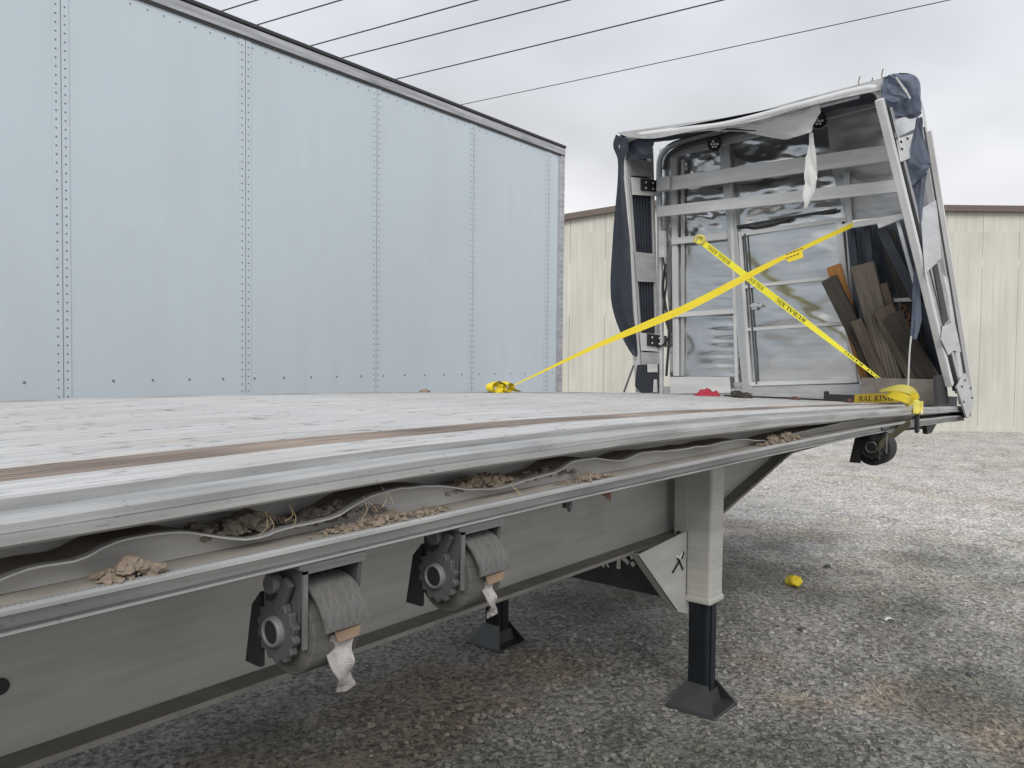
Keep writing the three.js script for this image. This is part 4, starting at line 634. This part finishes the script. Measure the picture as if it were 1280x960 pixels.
{
  const k0 = V(4.42, deckY(4.42) + 0.045, 3.66), end = Wd(1066, 281, 0.75);
  const g = thing('long_strap', 'bright yellow tie strap stretched from the far deck edge up to the bulkhead', 'strap', k0.toArray());
  const P = (n, gs, m) => mesh(n, (Array.isArray(gs) ? gs : [gs]).map((q) => q.translate(-k0.x, -k0.y, -k0.z)), m, g);
  const a = k0.clone().add(V(0.06, 0.0, 0)), mid = a.clone().lerp(end, 0.5).add(V(0, -0.03, 0)), d1 = a.clone().lerp(end, 0.78);
  const up = new THREE.Vector3(0, 1, 0), tilt = new THREE.Vector3(0.35, 0.9, 0.4), fl = new THREE.Vector3(0.6, 0.6, 0.6);
  P('webbing', ribbon([a, a.clone().lerp(end, 0.25), mid, d1, end], [fl, tilt, up, up, tilt, up], [0.042, 0.046, 0.058, 0.06, 0.05, 0.036], 60, 1, 0.004), M.yellow);
  const R = rng(31), kn = [];
  for (const [du, dv, r, rot] of [[-0.13, 0, 0.034, 0.2], [-0.07, 0.02, 0.040, 1.0], [0.0, 0, 0.036, 2.0]]) { const p = k0.clone().add(V(du, -0.005, dv)); const cp = []; for (let t = 0; t <= 1; t += 0.1) { const an = t * 6.6 + rot; cp.push(p.clone().add(new THREE.Vector3(Math.cos(an) * r * 1.5, Math.sin(an) * r, (t - 0.5) * 0.03))); } const wd = new THREE.Vector3(0.3, 0.2, 1); P('knot_turn', ribbon(cp, [wd, new THREE.Vector3(0.1, -0.3, 1)], [0.045, 0.055], 30, 1, 0.004), M.yellow); }
  P('knot_end', ribbon([k0.clone().add(V(0.02, -0.01, -0.02)), k0.clone().add(V(0.08, -0.03, -0.03)), k0.clone().add(V(0.13, -0.038, -0.02))], [new THREE.Vector3(0, 0.3, 1), new THREE.Vector3(0, 0, 1)], [0.045, 0.04], 12, 1, 0.004), M.yellow);
  const tg = [[980, 322], [1003, 309], [1004, 322], [986, 328]].map(([x, y]) => solve(x, y, (s, t) => a.clone().lerp(end, s).add(V(0, t - 0.5, 0)))); P('printed_tag', slab(tg, BACK, 0.003), M.yellow);
  const R2 = rng(3); for (let k = 0; k < 9; k++) { const x = 983 + (k % 5) * 4.4, y = 318 + Math.floor(k / 5) * 5 - (k % 5) * 1.6, q = (xx, yy) => solve(xx, yy, (s, t) => a.clone().lerp(end, s).add(V(0, t - 0.5, 0))).add(V(-0.006, 0, 0)); P('tag_print', bar(q(x, y), q(x + 3, y - 1), 0.006, 0.003), M.rust); }
}
{
  const a = Wd(873, 299, 0.6), b = onU(1100, 474, 6.52), m = a.clone().lerp(b, 0.5), up = new THREE.Vector3(0.1, 0.8, 0.55);
  const g = thing('lettered_strap', 'pale yellow strap with black lettering slanting down across the bulkhead door', 'strap', a.toArray());
  const P = (n, gs, mm) => mesh(n, (Array.isArray(gs) ? gs : [gs]).map((q) => { const k = q.userData.keepUV; q = q.translate(-a.x, -a.y, -a.z); q.userData.keepUV = k; return q; }), mm, g);
  P('webbing', ribbon([a, a.clone().lerp(b, 0.3), m, b], [up, up, up, new THREE.Vector3(0.6, 0.5, 0.4)], [0.05, 0.055, 0.055, 0.024], 50, 0.52, 0.003), M.strapText);
  P('hook', tube([[868, 303], [872, 295], [880, 297], [878, 304], [871, 304]].map(([x, y]) => Wd(x, y, 0.62)), 0.012, 20), M.yellowPale);
}
{
  const at = (x, y) => { const p = onV(x, y, 1.26); return p; };
  const k = at(1130, 497), g = thing('ratchet_strap', 'yellow ratchet strap bundle lettered RAL KING hanging on the near deck edge', 'strap', k.toArray());
  g.userData.label = 'yellow ratchet strap bundle with black lettering hanging on the near deck edge';
  const P = (n, gs, mm) => mesh(n, (Array.isArray(gs) ? gs : [gs]).map((q) => { const kk = q.userData.keepUV; q = q.translate(-k.x, -k.y, -k.z); q.userData.keepUV = kk; return q; }), mm, g);
  const up = new THREE.Vector3(0, 1, 0.05);
  { const p0 = onV(1124, 497, 1.31), p1 = onY(1068, 504, deckY(6.0)).add(V(0, 0.034, 0)); const LL = p0.distanceTo(p1); P('lettered_webbing', ribbon([p1, p1.clone().lerp(p0, 0.5), p0], [up, up], [0.062, 0.062], 20, LL, 0.003), M.strapText2); }
  const loop = (pts, ws, m, off = 0) => P('strap_loop', ribbon(pts.map(([x, y, dv = 0]) => at(x, y).add(V(0, 0, dv - off))), [new THREE.Vector3(0.5, 0.6, 0.6), up, new THREE.Vector3(-0.4, 0.7, 0.5)], ws, 26, 1, 0.004), m);
  loop([[1112, 488, 0.05], [1124, 485, 0], [1137, 490, -0.02], [1145, 500, -0.01]], [0.03, 0.05, 0.05], M.yellowPale); loop([[1116, 492, 0.02], [1126, 498, -0.03], [1136, 503, -0.01]], [0.05, 0.055, 0.045], M.yellow); loop([[1120, 486, 0.06], [1132, 493, 0.03], [1130, 504, 0.01]], [0.05, 0.05, 0.05], M.yellowPale, 0.02); loop([[1133, 492, 0.0], [1139, 498, -0.04], [1134, 505, 0]], [0.04, 0.05, 0.05], M.yellow);
  const c = onV(1146, 508, 1.16); P('ratchet_body', [new RoundedBoxGeometry(0.05, 0.085, 0.03, 2, 0.008).rotateZ(-0.1).translate(c.x - 0.01, c.y - 0.005, c.z), new THREE.CylinderGeometry(0.018, 0.018, 0.07, 12).rotateZ(1.4).translate(c.x, c.y - 0.03, c.z + 0.01), new RoundedBoxGeometry(0.014, 0.08, 0.04, 1, 0.004).translate(c.x + 0.03, c.y - 0.01, c.z + 0.008)], M.yellowPale);
  P('ratchet_pin', new THREE.SphereGeometry(0.014, 10, 8).translate(c.x + 0.004, c.y - 0.035, c.z + 0.018), M.white);
  P('ratchet_handle', new RoundedBoxGeometry(0.045, 0.11, 0.022, 2, 0.008).rotateZ(0.12).translate(c.x + 0.018, c.y - 0.105, c.z), M.black);
  const s0 = onV(1104, 553, 1.20), s1 = onV(1138, 528, 1.175); P('dark_webbing', ribbon([onV(1098, 560, 1.20), s0, s0.clone().lerp(s1, 0.5), s1], [up, up, up], [0.05, 0.05, 0.045], 24, 0.3, 0.003), M.strapText3);
}

/* ---------------------------------------------------------------- litter on the ground */
{ const c = onY(992, 731, GY + 0.02); const g = gridG(22, 14, (s, t) => { const a = s * 6.283, b = (t - 0.5) * Math.PI, r = 0.35 + 1.5 * fbm(Math.cos(a) * 2.2 + 5, Math.sin(a) * 2.2 + t * 5, 3, 4); return new THREE.Vector3(c.x + Math.cos(a) * Math.cos(b) * 0.04 * r * 1.5, groundH(c.x, c.z) + 0.03 + Math.sin(b) * 0.034 * r, c.z + Math.sin(a) * Math.cos(b) * 0.055 * r); }); solo('yellow_rag', g, M.yellow, 'crumpled yellow strap scrap lying on the dark gravel', 'rag'); }
{ const c = onY(1113, 779, GY), q = (x, z, y) => new THREE.Vector3(c.x + x * yawR.x + z * yawF.x, groundH(c.x, c.z) + y, c.z + x * yawR.z + z * yawF.z); solo('paper_scrap', gridG(8, 3, (s, t) => q((s - 0.5) * 0.07, (t - 0.5) * 0.035 + 0.02 * Math.sin(s * 3.1), 0.012 + 0.012 * Math.sin(s * 3.1)), true), M.white, 'small curved white scrap lying on the gravel', 'litter'); }
for (const [x, y, r, l] of [[1213, 845, 0.022, 'dark stone on the gravel far right of the landing leg'], [1034, 711, 0.03, 'dark lump at the end of the ridge in the gravel'], [1002, 789, 0.022, 'dark flat stone on the gravel right of the landing leg']]) { const c = onY(x, y, GY); solo('dark_stone', clodGeo(r, Math.round(x), 0.6).translate(c.x, groundH(c.x, c.z) + r * 0.3, c.z), M.darkMetal, l, 'stone'); }

renderer.render(scene, camera);
